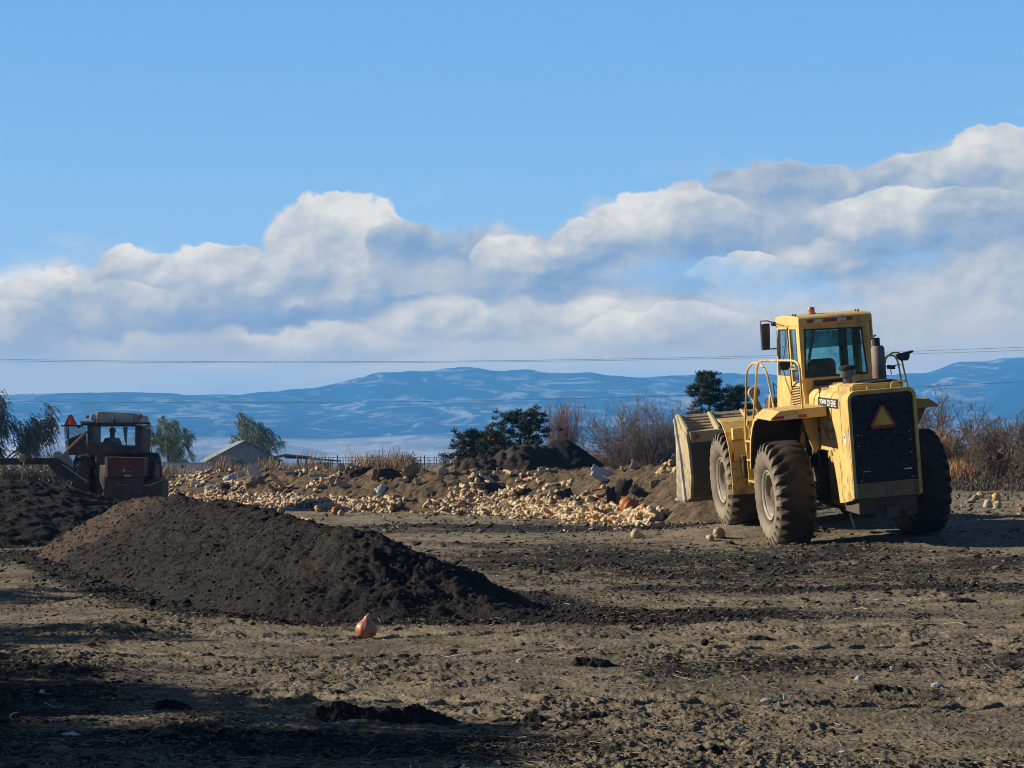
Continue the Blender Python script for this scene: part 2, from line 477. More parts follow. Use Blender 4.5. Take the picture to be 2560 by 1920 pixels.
def mat_ground():
    m, n, b = new_mat('yard_dirt')
    geo = n.new('ShaderNodeNewGeometry').outputs['Position']
    at = n.new('ShaderNodeAttribute', attribute_name='soil').outputs['Fac']
    far = n.new('ShaderNodeAttribute', attribute_name='far').outputs['Fac']
    flat = n.vm('MULTIPLY', geo, (1, 1, .3))
    a1 = n.noise(flat, .45, 6, .62)
    a2 = n.noise(flat, 2.1, 6, .65)
    a3 = n.noise(flat, 14, 5, .7)
    a4 = n.noise(flat, 70, 3, .7)
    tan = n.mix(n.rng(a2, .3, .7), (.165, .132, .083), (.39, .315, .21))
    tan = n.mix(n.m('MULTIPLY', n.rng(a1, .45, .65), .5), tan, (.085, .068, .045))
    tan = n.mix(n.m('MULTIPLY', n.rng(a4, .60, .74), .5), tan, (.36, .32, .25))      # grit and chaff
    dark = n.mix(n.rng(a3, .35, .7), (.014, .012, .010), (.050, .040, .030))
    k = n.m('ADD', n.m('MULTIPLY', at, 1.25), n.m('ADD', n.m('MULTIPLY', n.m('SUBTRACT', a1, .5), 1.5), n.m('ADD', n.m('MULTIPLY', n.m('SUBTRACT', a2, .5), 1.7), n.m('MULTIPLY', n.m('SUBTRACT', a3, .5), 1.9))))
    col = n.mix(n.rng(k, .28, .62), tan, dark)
    fine = n.noise(flat, 34, 5, .78)
    col = n.mix(n.m('MULTIPLY', n.rng(fine, .50, .64), .62), col, (.030, .025, .019))
    col = n.mix(n.m('MULTIPLY', n.rng(fine, .42, .34), .35), col, (.50, .42, .29))
    # pale grassy valley farther out
    v1 = n.noise(n.vm('MULTIPLY', geo, (.004, .012, 0)), 3.0, 5, .6)
    valley = n.mix(n.rng(v1, .35, .65), (.26, .225, .15), (.14, .135, .09))
    near_f = n.mix(n.rng(n.noise(flat, .12, 5, .6), .35, .65), (.12, .098, .06), (.20, .165, .10))
    col = n.mix(n.rng(far, .05, .3), col, near_f)
    col = n.mix(n.rng(far, .55, 1.0), col, valley)
    n.put(b.inputs['Base Color'], col)
    b.inputs['Roughness'].default_value = .95
    b.inputs['Specular IOR Level'].default_value = .15
    bp = n.new('ShaderNodeBump'); bp.inputs['Strength'].default_value = 1.0; bp.inputs['Distance'].default_value = .04
    h = n.m('ADD', n.noise(flat, 22, 6, .72), n.m('MULTIPLY', n.noise(flat, 85, 4, .75), .5))
    n.put(bp.inputs['Height'], h); n.put(b.inputs['Normal'], bp.outputs[0])
    return m
M_ground = mat_ground()

def build_ground():
    rr = [1.5, 3, 5, 7]
    r = 8.6
    while r < 100:
        rr.append(r); r += max(.016, r * r / 2900 * .42)
    while r < 8200:
        rr.append(r); r *= 1.06
    rr.append(8200.0)
    aa = np.concatenate([np.arange(-180, -24, 6.), np.arange(-24, -17, .5), np.arange(-17, 17, .047), np.arange(17, 24, .5), np.arange(24, 181, 6.)])
    rr = np.array(rr)
    A, RR = np.meshgrid(np.radians(aa), rr)
    X = np.sin(A) * RR; Y = np.cos(A) * RR
    Z = ground_z(X, Y, True)
    far = np.clip((RR - 62) / 300, 0, 1)
    far = np.where(RR > 62, .05 + .3 * sst(RR, 62, 85) + .65 * sst(RR, 250, 900), 0)
    Z = Z - np.where(RR > 600, 0, 0)
    soil = soil_amount(X, Y)
    nr, nc = RR.shape
    Vv = np.stack([X, Y, Z], -1).reshape(-1, 3)
    F = grid_faces(nr, nc)[:, ::-1]
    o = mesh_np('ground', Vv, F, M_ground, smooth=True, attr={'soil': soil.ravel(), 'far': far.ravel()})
    # centre cap
    tag(o, kind='structure')
    return o
build_ground()

# ---- compost material
def mat_compost(name, c0, c1, dry, dry_amt):
    m, n, b = new_mat(name)
    geo = n.new('ShaderNodeNewGeometry').outputs['Position']
    a2 = n.noise(geo, 1.1, 5, .6); a3 = n.noise(geo, 16, 6, .7); a4 = n.noise(geo, 75, 3, .7)
    col = n.mix(n.rng(a3, .35, .68), c0, c1)
    col = n.mix(n.m('MULTIPLY', n.rng(a2, .48, .64), dry_amt), col, dry)
    col = n.mix(n.m('MULTIPLY', n.rng(a4, .66, .76), .5), col, (.17, .14, .10))
    if name == 'dark_compost':      # sunlight on the near ridge's left end, put into the colour as brown
        dist = n.new('ShaderNodeVectorMath', operation='DISTANCE'); n.put(dist.inputs[0], n.vm('MULTIPLY', geo, (1, 1, 0))); n.put(dist.inputs[1], (-7.0, 30.9, 0))
        dr = n.m('ADD', dist.outputs['Value'], n.m('MULTIPLY', n.m('SUBTRACT', a2, .5), 2.2))
        col = n.mix(n.m('MULTIPLY', n.rng(dr, 2.9, 1.3), .85), col, n.mix(n.rng(a3, .35, .65), (.075, .050, .032), (.14, .098, .064)))
    n.put(b.inputs['Base Color'], col)
    b.inputs['Roughness'].default_value = .9
    b.inputs['Specular IOR Level'].default_value = .2
    bp = n.new('ShaderNodeBump'); bp.inputs['Strength'].default_value = 1.0; bp.inputs['Distance'].default_value = .03
    n.put(bp.inputs['Height'], n.m('ADD', n.noise(geo, 26, 5, .72), n.m('MULTIPLY', n.noise(geo, 80, 3, .7), .5)))
    n.put(b.inputs['Normal'], bp.outputs[0])
    return m
M_comp = mat_compost('dark_compost', (.014, .012, .0105), (.040, .033, .027), (.058, .043, .031), .4)
M_comp2 = mat_compost('smooth_compost', (.013, .012, .012), (.026, .023, .021), (.03, .025, .02), .4)
M_comp3 = mat_compost('brown_compost', (.025, .02, .015), (.075, .055, .036), (.10, .07, .045), .5)
M_heap = mat_compost('heap_soil', (.075, .052, .030), (.165, .115, .065), (.22, .155, .085), .7)

def pile_z(x, y, W_, amp=.05, seed=0, scale=1.0):
    f = path_field(x, y, *W_)
    k = np.clip((f + .02) / .25, 0, 1)
    return f + k * (amp * 1.3 * fbm(x * 1.1 * scale, y * 1.1 * scale, 3, 200 + seed) + amp * .95 * fbm(x * 4.2 * scale, y * 4.2 * scale, 4, 300 + seed) +
                    amp * .40 * (1 - 2 * np.abs(pn(x * 11, y * 11, 400 + seed))) + amp * .42 * pn(x * 24, y * 24, 410 + seed) * (amp < .07))

def build_pile(name, W_, mat, step, amp, seed, label, cat, group=None, scale=1.0):
    P_ = np.array(W_[0]); m_ = max(W_[1]) + .6
    x0, y0 = P_.min(0) - m_; x1, y1 = P_.max(0) + m_
    xs = np.arange(x0, x1, step); ys = np.arange(y0, y1, step)
    X, Y = np.meshgrid(xs, ys)
    H = pile_z(X, Y, W_, amp, seed, scale)
    G0 = ground_z(X, Y, True)
    Z = G0 - .06 + np.maximum(H, -.05)
    keep = H > -.04
    F = grid_faces(*X.shape)
    kf = keep.ravel()[F].any(1)
    F = F[kf]
    used = np.unique(F); mp = np.full(X.size, -1); mp[used] = np.arange(len(used))
    Vv = np.stack([X, Y, Z], -1).reshape(-1, 3)[used]
    o = mesh_np(name, Vv, mp[F], mat, smooth=True)
    tag(o, label, cat, group)
    return o
build_pile('compost_windrow', W1, M_comp, .024, .036, 1, 'long dark compost ridge in the foreground tapering to a point mid yard', 'compost pile')
build_pile('compost_windrow', W2, M_comp, .045, .030, 2, 'dark compost ridge at the left edge in front of the tractor', 'compost pile')
# far mounds behind the squash heap
W3 = ([(2.6, 69.5), (1.75, 70), (.9, 70.5)], [2.9, 3.2, 3.0], [1.6, 2.4, 1.95])
W4 = ([(1.3, 67.5), (.2, 67.0), (-1.4, 66.5), (-2.9, 66)], [1.9, 2.6, 2.2, 1.2], [2.1, 2.15, 1.5, .7])
build_pile('compost_mound', W3, M_comp2, .07, .028, 3, 'smooth black rounded mound of fine compost behind the squash heap', 'compost pile')
build_pile('compost_mound', W4, M_comp3, .07, .10, 4, 'rough brown compost slope left of the smooth black mound', 'compost pile')

# ---- hills
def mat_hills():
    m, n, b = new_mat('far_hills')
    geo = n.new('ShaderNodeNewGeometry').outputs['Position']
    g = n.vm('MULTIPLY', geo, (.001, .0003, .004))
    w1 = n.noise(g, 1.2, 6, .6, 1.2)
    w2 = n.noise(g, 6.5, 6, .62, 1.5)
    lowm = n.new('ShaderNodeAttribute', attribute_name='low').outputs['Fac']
    base = n.mix(n.rng(w1, .35, .65), (.02, .10, .26), (.04, .15, .32))  # blue of the distant haze put into the slope colour
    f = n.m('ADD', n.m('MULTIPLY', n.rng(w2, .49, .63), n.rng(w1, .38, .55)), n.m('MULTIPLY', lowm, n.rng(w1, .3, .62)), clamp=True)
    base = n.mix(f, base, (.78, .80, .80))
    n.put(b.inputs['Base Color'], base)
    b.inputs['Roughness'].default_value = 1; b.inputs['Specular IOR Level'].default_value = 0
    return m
def build_hills():
    az_ = np.radians(np.linspace(-40, 40, 520)); rad = np.linspace(2600, 8200, 150)
    A, D_ = np.meshgrid(az_, rad)
    U_ = 1280 + 5000 * np.tan(np.clip(A, -1, 1))
    # crests (image x, elevation px above horizon)
    L = [ (7400, 900, [(-3000, 120), (0, 165), (330, 172), (600, 168), (800, 190), (950, 222), (1150, 238), (1400, 222), (1640, 217), (1750, 225), (1950, 214), (2250, 214), (2330, 222), (2400, 243), (2560, 258), (2900, 250), (5000, 120)]),
          (6000, 700, [(-3000, 90), (0, 130), (200, 150), (500, 128), (800, 120), (1100, 150), (1500, 165), (1900, 180), (2300, 190), (2600, 200), (5000, 90)]),
          (4700, 600, [(-3000, 40), (0, 60), (120, 100), (300, 85), (460, 70), (800, 60), (1050, 75), (1400, 60), (1700, 50), (2300, 100), (2560, 80), (5000, 30)]),
          (3700, 500, [(-3000, 25), (0, 40), (100, 62), (420, 40), (680, 58), (850, 25), (1050, 38), (1400, 30), (1900, 30), (2200, 50), (2560, 55), (5000, 10)]) ]
    Z = np.zeros_like(A)
    X = np.sin(A) * D_; Y = np.cos(A) * D_
    for j, (Dj, wj, cr) in enumerate(L):
        c = np.interp(U_ + 25 * pn(X / 900, Y / 900, 900 + j), [p[0] for p in cr], [p[1] for p in cr]) / 5000 * Dj
        c = c * (1 + .025 * fbm(A * 40, A * 0, 4, 60 + j))
        dd = (D_ - Dj) / wj
        prof = np.where(dd < 0, 1 / (1 + (dd * .9) ** 2), np.exp(-dd ** 2))
        Z = np.maximum(Z, c * prof)
    er = fbm(X / 420, Y / 420, 5, 700)
    Z = Z * (1 + .05 * er * sst(D_, 8000, 6800)) + 0
    Z = Z * sst(D_, 2600, 3300)
    low = sst(D_, 4900, 4300) * .9
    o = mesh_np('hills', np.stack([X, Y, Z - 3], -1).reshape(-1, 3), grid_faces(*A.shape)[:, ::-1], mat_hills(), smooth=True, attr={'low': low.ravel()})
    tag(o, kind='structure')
build_hills()

# ---- haze
def build_haze():
    me = MB().bb(-HSIDE, HSIDE, -HSIDE, HSIDE, -4.2, HTOP)
    m = bpy.data.materials.new('haze_air'); m.use_nodes = True
    nt = m.node_tree; nt.nodes.clear()
    pv = nt.nodes.new('ShaderNodeVolumePrincipled')
    pv.inputs['Color'].default_value = (*HCOL, 1)
    pv.inputs['Density'].default_value = HAZE
    pv.inputs['Anisotropy'].default_value = 0.0
    out = nt.nodes.new('ShaderNodeOutputMaterial')
    nt.links.new(pv.outputs[0], out.inputs['Volume'])
    o = me.build('haze', m)
    tag(o, kind='stuff')
build_haze()
# ================================================================== WHEEL LOADER
def mat_paint(name, col, dirt, amt, rough=.5):
    m, n, b = new_mat(name)
    o = n.new('ShaderNodeTexCoord').outputs['Object']
    fade = n.noise(o, 1.3, 4, .55)
    c = n.mix(n.rng(fade, .3, .7), col, tuple(min(1, x * 1.12 + .02) for x in col))
    grime = n.noise(n.vm('MULTIPLY', o, (1, 1, .45)), 3.2, 8, .68)
    c = n.mix(n.m('MULTIPLY', n.rng(grime, .46, .70), amt), c, dirt)
    sc = n.noise(n.vm('MULTIPLY', o, (9, 9, 1.2)), 2.6, 5, .7)
    c = n.mix(n.m('MULTIPLY', n.rng(sc, .66, .72), .55), c, (.09, .055, .03))
    sp_ = n.noise(o, 34, 3, .6)
    c = n.mix(n.m('MULTIPLY', n.rng(sp_, .69, .73), .7), c, (.07, .045, .03))
    sep = n.new('ShaderNodeSeparateXYZ'); n.put(sep.inputs[0], o)
    mud = n.m('ADD', n.m('MULTIPLY', n.m('SUBTRACT', 1.75, sep.outputs[2]), .30), n.m('MULTIPLY', n.m('SUBTRACT', n.noise(o, 6.5, 7, .7), .5), 2.0))
    c = n.mix(n.m('MULTIPLY', n.rng(mud, .12, .50), .75), c, (.135, .105, .07))
    spl = n.noise(n.vm('MULTIPLY', o, (1, 1, .5)), 13, 6, .75)
    c = n.mix(n.m('MULTIPLY', n.rng(spl, .60, .68), .35), c, (.25, .17, .07))
    n.put(b.inputs['Base Color'], c)
    n.put(b.inputs['Roughness'], n.rng(grime, .3, .7, rough - .1, rough + .2))
    bp = n.new('ShaderNodeBump'); bp.inputs['Strength'].default_value = .12; bp.inputs['Distance'].default_value = .02
    n.put(bp.inputs['Height'], n.noise(o, 5, 3, .5)); n.put(b.inputs['Normal'], bp.outputs[0])
    return m
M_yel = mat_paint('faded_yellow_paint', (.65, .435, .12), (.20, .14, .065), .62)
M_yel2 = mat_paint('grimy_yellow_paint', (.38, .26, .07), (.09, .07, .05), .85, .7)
M_under = mat_plain('muddy_shaded_underside', (.075, .052, .028), .9, 0, .2, .35, 4, 0, 60, (.035, .028, .02), .6, 2)  # mud brown, darkened as well for the shade under the fender
M_dplate = mat_paint('dirty_shaded_plate', (.20, .15, .06), (.07, .055, .04), .9, .8)  # dirt, plus shade painted in as a darker base
M_buck = mat_paint('worn_bucket_paint', (.40, .32, .17), (.20, .17, .125), .9, .65)
M_steel = mat_plain('worn_steel', (.42, .40, .35), .55, .3, .4, .25, 5, 0, 60, (.20, .16, .12), .6, 4)
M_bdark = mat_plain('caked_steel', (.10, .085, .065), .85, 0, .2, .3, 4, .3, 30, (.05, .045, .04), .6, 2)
M_blk = mat_plain('black_paint', (.022, .021, .020), .55, 0, .4, .3, 8, 0, 50, (.08, .07, .06), .4, 6)
M_rub = mat_plain('black_rubber', (.03, .028, .026), .8, 0, .3, .2, 8)
M_chrome = mat_plain('dull_metal', (.45, .44, .42), .4, .8, .5, .2, 8)
M_cream = mat_plain('cream_rim_paint', (.36, .31, .22), .65, 0, .3, .2, 6, 0, 60, (.26, .21, .15), .7, 5)
M_hub = mat_plain('brown_hub', (.10, .065, .04), .85, 0, .3, .3, 8, .2, 40)
M_red = mat_plain('red_reflector', (.36, .035, .022), .35, 0, .5, .15, 20, 0, 60, (.12, .06, .05), .5, 12)
M_white = mat_plain('white_reflector', (.62, .60, .55), .4, 0, .5, .15, 20, 0, 60, (.25, .2, .16), .6, 14)
M_letter = mat_plain('letter_white', (.74, .73, .69), .5, 0, .4, .1, 20)
M_orange = mat_plain('orange_lens', (.70, .14, .015), .25, 0, .6, .1, 20)
M_smv = mat_plain('faded_triangle_yellow', (.72, .50, .05), .5, 0, .4, .1, 5, 0, 60, (.35, .22, .05), .4, 6)
M_smvr = mat_plain('triangle_border_red', (.36, .05, .025), .4, 0, .5, .2, 8)
M_muf = mat_plain('rusty_muffler', (.20, .165, .14), .7, .3, .4, .25, 5, 0, 60, (.16, .08, .045), .6, 3)
M_seat = mat_plain('seat_fabric', (.06, .065, .065), .8)

def mat_tyre():
    m, n, b = new_mat('dusty_tyre')
    o = n.new('ShaderNodeTexCoord').outputs['Object']
    sep = n.new('ShaderNodeSeparateXYZ'); n.put(sep.inputs[0], o)
    d = n.noise(o, 2.2, 7, .65)
    side = n.rng(n.m('ABSOLUTE', sep.outputs[1]), .27, .345)
    c = n.mix(n.rng(d, .3, .7), (.034, .027, .020), (.072, .056, .038))
    c2 = n.mix(n.rng(d, .3, .7), (.145, .118, .080), (.26, .215, .148))
    c = n.mix(side, c, c2)
    n.put(b.inputs['Base Color'], c); b.inputs['Roughness'].default_value = .88; b.inputs['Specular IOR Level'].default_value = .25
    bp = n.new('ShaderNodeBump'); bp.inputs['Strength'].default_value = .35; bp.inputs['Distance'].default_value = .01
    n.put(bp.inputs['Height'], n.noise(o, 18, 6, .65)); n.put(b.inputs['Normal'], bp.outputs[0])
    return m
M_tyre = mat_tyre()

def mat_glass(name, tint, dirt=.25, body=(.10, .18, .18)):
    m = bpy.data.materials.new(name); m.use_nodes = True
    nt = m.node_tree; nt.nodes.clear(); n = NT(nt)
    tr = n.new('ShaderNodeBsdfTransparent'); tr.inputs[0].default_value = (*tint, 1)
    gl = n.new('ShaderNodeBsdfGlossy'); gl.inputs['Roughness'].default_value = .06
    df = n.new('ShaderNodeBsdfDiffuse'); df.inputs[0].default_value = (*body, 1)
    o = n.new('ShaderNodeTexCoord').outputs['Object']
    a = n.new('ShaderNodeMixShader'); n.put(a.inputs[0], n.m('MULTIPLY', n.rng(n.noise(o, 4, 6, .65), .35, .75), dirt * 2))
    nt.links.new(tr.outputs[0], a.inputs[1]); nt.links.new(df.outputs[0], a.inputs[2])
    fr = n.new('ShaderNodeFresnel'); bf = n.new('ShaderNodeNewGeometry').outputs['Backfacing']
    n.put(fr.inputs[0], n.m('SUBTRACT', 1.42, n.m('MULTIPLY', bf, 1.42 - 1 / 1.42)))
    b_ = n.new('ShaderNodeMixShader'); nt.links.new(fr.outputs[0], b_.inputs[0])
    nt.links.new(a.outputs[0], b_.inputs[1]); nt.links.new(gl.outputs[0], b_.inputs[2])
    out = n.new('ShaderNodeOutputMaterial'); nt.links.new(b_.outputs[0], out.inputs[0])
    return m
M_glass = mat_glass('tinted_cab_glass', (.50, .82, .84), .12)
M_glass2 = mat_glass('clear_cab_glass', (.80, .92, .95), .10, (.35, .38, .38))
M_film = mat_glass('sun_film', (.30, .47, .50), .35, (.16, .27, .30))
M_plastic = mat_glass('cloudy_plastic', (.62, .68, .72), .25, (.30, .31, .32))

def text_mesh(name, body, height, width, mat, parent, at, rot, depth=.004, bold=.0):
    c = bpy.data.curves.new(name, 'FONT'); c.body = body; c.extrude = depth; c.offset = bold
    c.align_x = 'CENTER'; c.align_y = 'CENTER'; c.size = 1
    t = bpy.data.objects.new(name, c); COL.objects.link(t)
    dg = bpy.context.evaluated_depsgraph_get()
    me = bpy.data.meshes.new_from_object(t.evaluated_get(dg))
    bpy.data.objects.remove(t); me.name = name
    xs = [v.co.x for v in me.vertices]; ys = [v.co.y for v in me.vertices]
    cx, cy = (max(xs) + min(xs)) / 2, (max(ys) + min(ys)) / 2
    kx, ky = width / (max(xs) - min(xs)), height / (max(ys) - min(ys))
    for v in me.vertices:
        v.co.x = (v.co.x - cx) * kx; v.co.y = (v.co.y - cy) * ky
    me.materials.clear(); me.materials.append(mat)
    o = bpy.data.objects.new(name, me); COL.objects.link(o)
    if parent: o.parent = parent
    o.location = at; o.rotation_euler = rot
    return o

def tyre_mesh(Rt=.91, hw=.35, rb=.41, lugs=26, gap=.066, seg=14, slant=.55):
    hs = [(-.74, 0), (-.78, .10), (-.93, .25), (-1.0, .45), (-.99, .62), (-.965, .74), (-.94, .80), (-.915, .86), (-.88, .91), (-.83, .95), (-.74, .972), (-.6, .985), (-.42, .993), (-.2, .999)]
    prof = hs + [(0, 1)] + [(-a, b) for a, b in hs[::-1]]
    n = lugs * seg; th = np.arange(n) / n * 2 * np.pi
    rows = []
    for (a, b) in prof:
        r = rb + (Rt - rb) * b
        u = abs(a)
        # lugs: deep at the shoulder, running out towards the middle and down the wall
        wgt = np.interp(b, [0, .66, .78, .86, .95, .975, .99, 1], [0, 0, .8, 1, 1, .9, .35, .0])
        off = (1 if a > 0 else 0) * .5
        ph = (th * lugs / (2 * np.pi) + off + (1 - u) * slant * 1.4) % 1
        g = sst(np.abs(ph - .5), .235, .30)      # 0 inside the gap, 1 on the lug
        rr = r - gap * 1.15 * wgt * (1 - g)
        aa = np.sign(a) * (u * hw - .020 * wgt * (1 - g)) if a else np.zeros(n)
        rows.append(np.stack([rr * np.cos(th), aa + 0 * th, rr * np.sin(th)], -1))
    V_ = np.concatenate(rows)
    F = grid_faces(len(prof), n, True)
    return V_, F

def make_wheel(parent, c, side, V_, F, Rt=.91, hw=.35, rb=.41, ang=0):
    wroot = empty('wheel', c); wroot.parent = parent
    t = mesh_np('tyre', V_, F, M_tyre, wroot, smooth=True)
    try: t.data.set_sharp_from_angle(angle=R(34))
    except Exception: pass
    t.rotation_euler = (0, R(ang), 0)
    s = side
    m = MB()
    k = rb / .41
    m.lathe([(.40 * k, .20 * s), (.435 * k, .285 * s), (.425 * k, .30 * s), (.395 * k, .275 * s), (.385 * k, .19 * s), (.35 * k, .17 * s)], 48, 'y')
    m.f = m.f[:-2]
    m.build('rim', M_cream, wroot, smooth=True)
    m = MB()
    m.lathe([(.372 * k, .215 * s), (.385 * k, .255 * s), (.36 * k, .262 * s), (.335 * k, .24 * s), (.315 * k, .14 * s), (.30 * k, .10 * s)], 48, 'y'); m.f = m.f[:-2]
    m.build('lock_ring', M_cream, wroot, smooth=True)
    m = MB()
    m.lathe([(.40 * k, .04 * s), (.38 * k, .10 * s), (.30 * k, .06 * s), (.18, .07 * s), (.16, .20 * s), (.12, .225 * s), (.02, .23 * s)], 36, 'y')
    for q in range(12):
        a = q / 12 * 2 * math.pi
        m.lathe([(.018, .06 * s), (.018, .10 * s)], 6, 'y', (.24 * math.cos(a), 0, .24 * math.sin(a)))
    m.build('hub', M_hub, wroot)
    return wroot

def rrect(y0, y1, z0, z1, r, n=6, rb=None):
    """rounded rectangle in the y-z plane, top corners radius r, bottom radius rb"""
    rb = r if rb is None else rb
    return (arc(y1 - r, z1 - r, r, 0, 90, n) + arc(y0 + r, z1 - r, r, 90, 180, n) + arc(y0 + rb, z0 + rb, rb, 180, 270, n) + arc(y1 - rb, z0 + rb, rb, 270, 360, n))

def ring(m, outer, inner, axis, a, b):
    n = len(outer)
    def P3(p, t): return {'x': (t, p[0], p[1]), 'y': (p[0], t, p[1])}[axis]
    vs = [P3(p, a) for p in outer] + [P3(p, a) for p in inner] + [P3(p, b) for p in outer] + [P3(p, b) for p in inner]
    fs = []
    for i in range(n):
        j = (i + 1) % n
        fs += [(i, j, n + j, n + i), (2 * n + i, 3 * n + i, 3 * n + j, 2 * n + j), (i, 2 * n + i, 2 * n + j, j), (n + i, n + j, 3 * n + j, 3 * n + i)]
    return m.add(vs, fs)

def sheet(m, pts, y0, y1, t):
    """bent sheet: polyline of (x, z) with thickness t, spanning y0..y1"""
    n = len(pts); P_ = [Vector((p[0], p[1])) for p in pts]; off = []
    for i in range(n):
        d = (P_[min(i + 1, n - 1)] - P_[max(i - 1, 0)]).normalized()
        off.append(Vector((-d.y, d.x)) * t)
    poly = [tuple(p) for p in P_] + [tuple(P_[i] + off[i]) for i in range(n - 1, -1, -1)]
    vs = [(p[0], y0, p[1]) for p in poly] + [(p[0], y1, p[1]) for p in poly]
    k = len(poly); fs = []
    for i in range(n - 1):
        a, b, c, d = i, i + 1, k - 2 - i, k - 1 - i
        fs += [(a, b, c, d), (k + a, k + d, k + c, k + b)]
    fs += [(i, k + i, k + (i + 1) % k, (i + 1) % k) for i in range(k)]
    return m.add(vs, fs)

def build_loader():
    L = empty('wheel_loader', (0, 0, 0), 'big weathered yellow wheel loader seen from behind with its bucket at the squash heap', 'wheel loader')
    L.matrix_world = LW
    tv, tf = tyre_mesh()
    for i, (x, s) in enumerate(((0, 1), (0, -1), (3.5, 1), (3.5, -1))):
        make_wheel(L, (x, 1.175 * s, .91), s, tv, tf, ang=(0, 33, 7, 51)[i])
    for x in (0, 3.5):
        m = MB(); m.tube([(x, -1.0, .91), (x, 1.0, .91)], .17, 14); m.lathe([(.02, -.3), (.25, -.26), (.30, 0), (.25, .26), (.02, .3)], 20, 'x', (x, 0, .91))
        m.build('axle', M_bdark, L)
    # --- rear chassis
    m = MB(); m.bb(-1.7, 1.6, -.40, .40, .62, 1.55); m.bb(-1.98, -1.2, -.50, .48, .66, .93)
    m.build('rear_frame', M_bdark, L, .02)
    m = MB(); m.bb(-2.10, -1.9, -.17, .05, .60, .78); m.bb(-2.02, -1.7, -.48, -.3, .60, .68)
    m.build('tow_hitch', M_bdark, L, .01)
    for s in (1, -1): MB().bb(-1.4, -.35, .40 * s, .47 * s, .72, 1.64).build('frame_side', M_yel2, L, .01)
    # --- hood
    hood = MB().prism([(a, b) for a, b in rrect(-.56, .56, 1.64, 2.66, .17, 7, .01)], 'x', -1.98, .30)
    ho = hood.build('engine_hood', M_yel, L, .008, True)
    # crowned raised deck on the hood
    m = MB().prism([(-.46, 2.63), (-.46, 2.71), (-.36, 2.755), (.34, 2.765), (.43, 2.72), (.43, 2.63)], 'x', -1.76, -.50)
    m.build('hood_deck', M_yel, L, .012)
    m = MB().prism([(-.47, 2.70), (-.47, 2.775), (-.30, 2.80), (-.02, 2.79), (.12, 2.772), (.12, 2.72)], 'x', -1.72, -.70)
    m.build('rubber_cover', M_rub, L, .01)
    # lower rear side panels with the wheel-arch sweep
    side = [(-.30, 1.655), (-.84, 1.655), (-.96, 1.60), (-1.05, 1.44), (-1.13, 1.2), (-1.19, 1.0), (-1.235, .80), (-1.55, .835), (-1.95, .90), (-2.06, .95), (-2.06, 1.655)]
    for s in (1, -1):
        m = MB().prism(side, 'y', .52 * s, .572 * s); m.build('side_panel', M_yel, L, .006)
        # hood side seams, hinges
        m = MB()
        for (x0, z0, x1, z1) in ((-.30, 1.66, -.30, 2.50), (-1.60, 1.66, -1.60, 2.5), (-.93, 1.60, -.93, 1.655), (-.31, 2.30, .28, 2.30), (-.46, 2.12, -1.12, 1.66), (-1.42, .86, -1.42, 1.60), (-.05, 2.32, -.05, 2.5)):
            d = Vector((x1 - x0, 0, z1 - z0)); a = math.atan2(-d.z, d.x)
            m.box(((x0 + x1) / 2, (.5615 if z1 > 1.67 else .5735) * s, (z0 + z1) / 2), (d.length, .003, .013), (0, a, 0))
        m.build('panel_seams', M_blk, L)
        for z in (2.2, 1.98): MB().bb(-.34, -.25, .562 * s, .578 * s, z - .035, z + .035).build('hinge', M_hub, L, .004)
    m = MB(); m.prism(arc(-.95, 1.60, .075, 20, 200, 8) + arc(-.95, 1.60, .04, 200, 20, 8), 'y', .562, .60)
    m.build('latch_hook', M_yel, L)
    # brand plate
    pl_ = MB().bb(-1.50, -.33, .561, .569, 2.375, 2.535).build('name_plate', M_blk, L, .003)
    for wd_, xx, ww in (('JOHN', -.635, .40), ('DEERE', -1.155, .50)): text_mesh('lettering', wd_, .105, ww, M_letter, pl_, (xx, .571, 2.455), (R(90), 0, R(180)), .003, .012)
    # faded decal: short line of print over a symbol of two trees beside an arch
    dc = text_mesh('decal', 'LOADER', .03, .22, mat_plain('decal_ink', (.16, .12, .05), .6), L, (-.92, .5625, 2.17), (R(90), 0, R(180)), .0015)
    m = MB()
    for x in (-.78, -1.08):
        m.box((x, .5625, 1.93), (.035, .003, .12)); m.box((x + .035, .5625, 2.015), (.03, .003, .10), (0, R(35), 0)); m.box((x - .035, .5625, 2.015), (.03, .003, .10), (0, R(-35), 0))
    ap = arc(-.93, 1.93, .075, 0, 180, 10); ai = arc(-.93, 1.93, .045, 180, 0, 10)
    m.prism(ap + ai, 'y', .561, .5645); m.bb(-1.12, -.74, .561, .5645, 1.845, 1.86)
    m.build('decal', mat_plain('decal_ink_dark', (.13, .10, .05), .6), L)
    m = MB().bb(-1.80, -1.70, .561, .5645, 1.82, 1.98); st = m.build('warning_sticker', M_letter, L)
    m = MB().prism([(-1.72, 1.90), (-1.78, 1.90), (-1.75, 1.955)], 'y', .565, .567); m.build('sticker_symbol', M_blk, st)
    # --- rear surround, grille, lower plate
    out = rrect(-.575, .575, .93, 2.675, .15, 7, .03); inn = rrect(-.52, .515, 1.17, 2.605, .09, 7, .01)
    m = MB(); ring(m, out, inn, 'x', -2.085, -1.975); m.build('radiator_surround', M_yel, L, .012, True)
    m = MB(); m.bb(-2.03, -1.99, -.52, .515, 1.17, 2.61)
    g0 = m.build('radiator_screen', M_blk, L)
    m = MB()
    for i in range(43):
        z = 1.20 + i * .032
        if z > 2.53: break
        w_ = random.uniform(-.003, .003)
        m.box((-2.045, 0, z + w_), (.022, 1.02, .008), (0, R(35 + random.uniform(-12, 12)), random.uniform(-.004, .004)))
    for i in range(11):
        y = -.45 + i * .09
        m.bb(-2.062, -2.056, y - .0025, y + .0025, 1.25, 2.2)
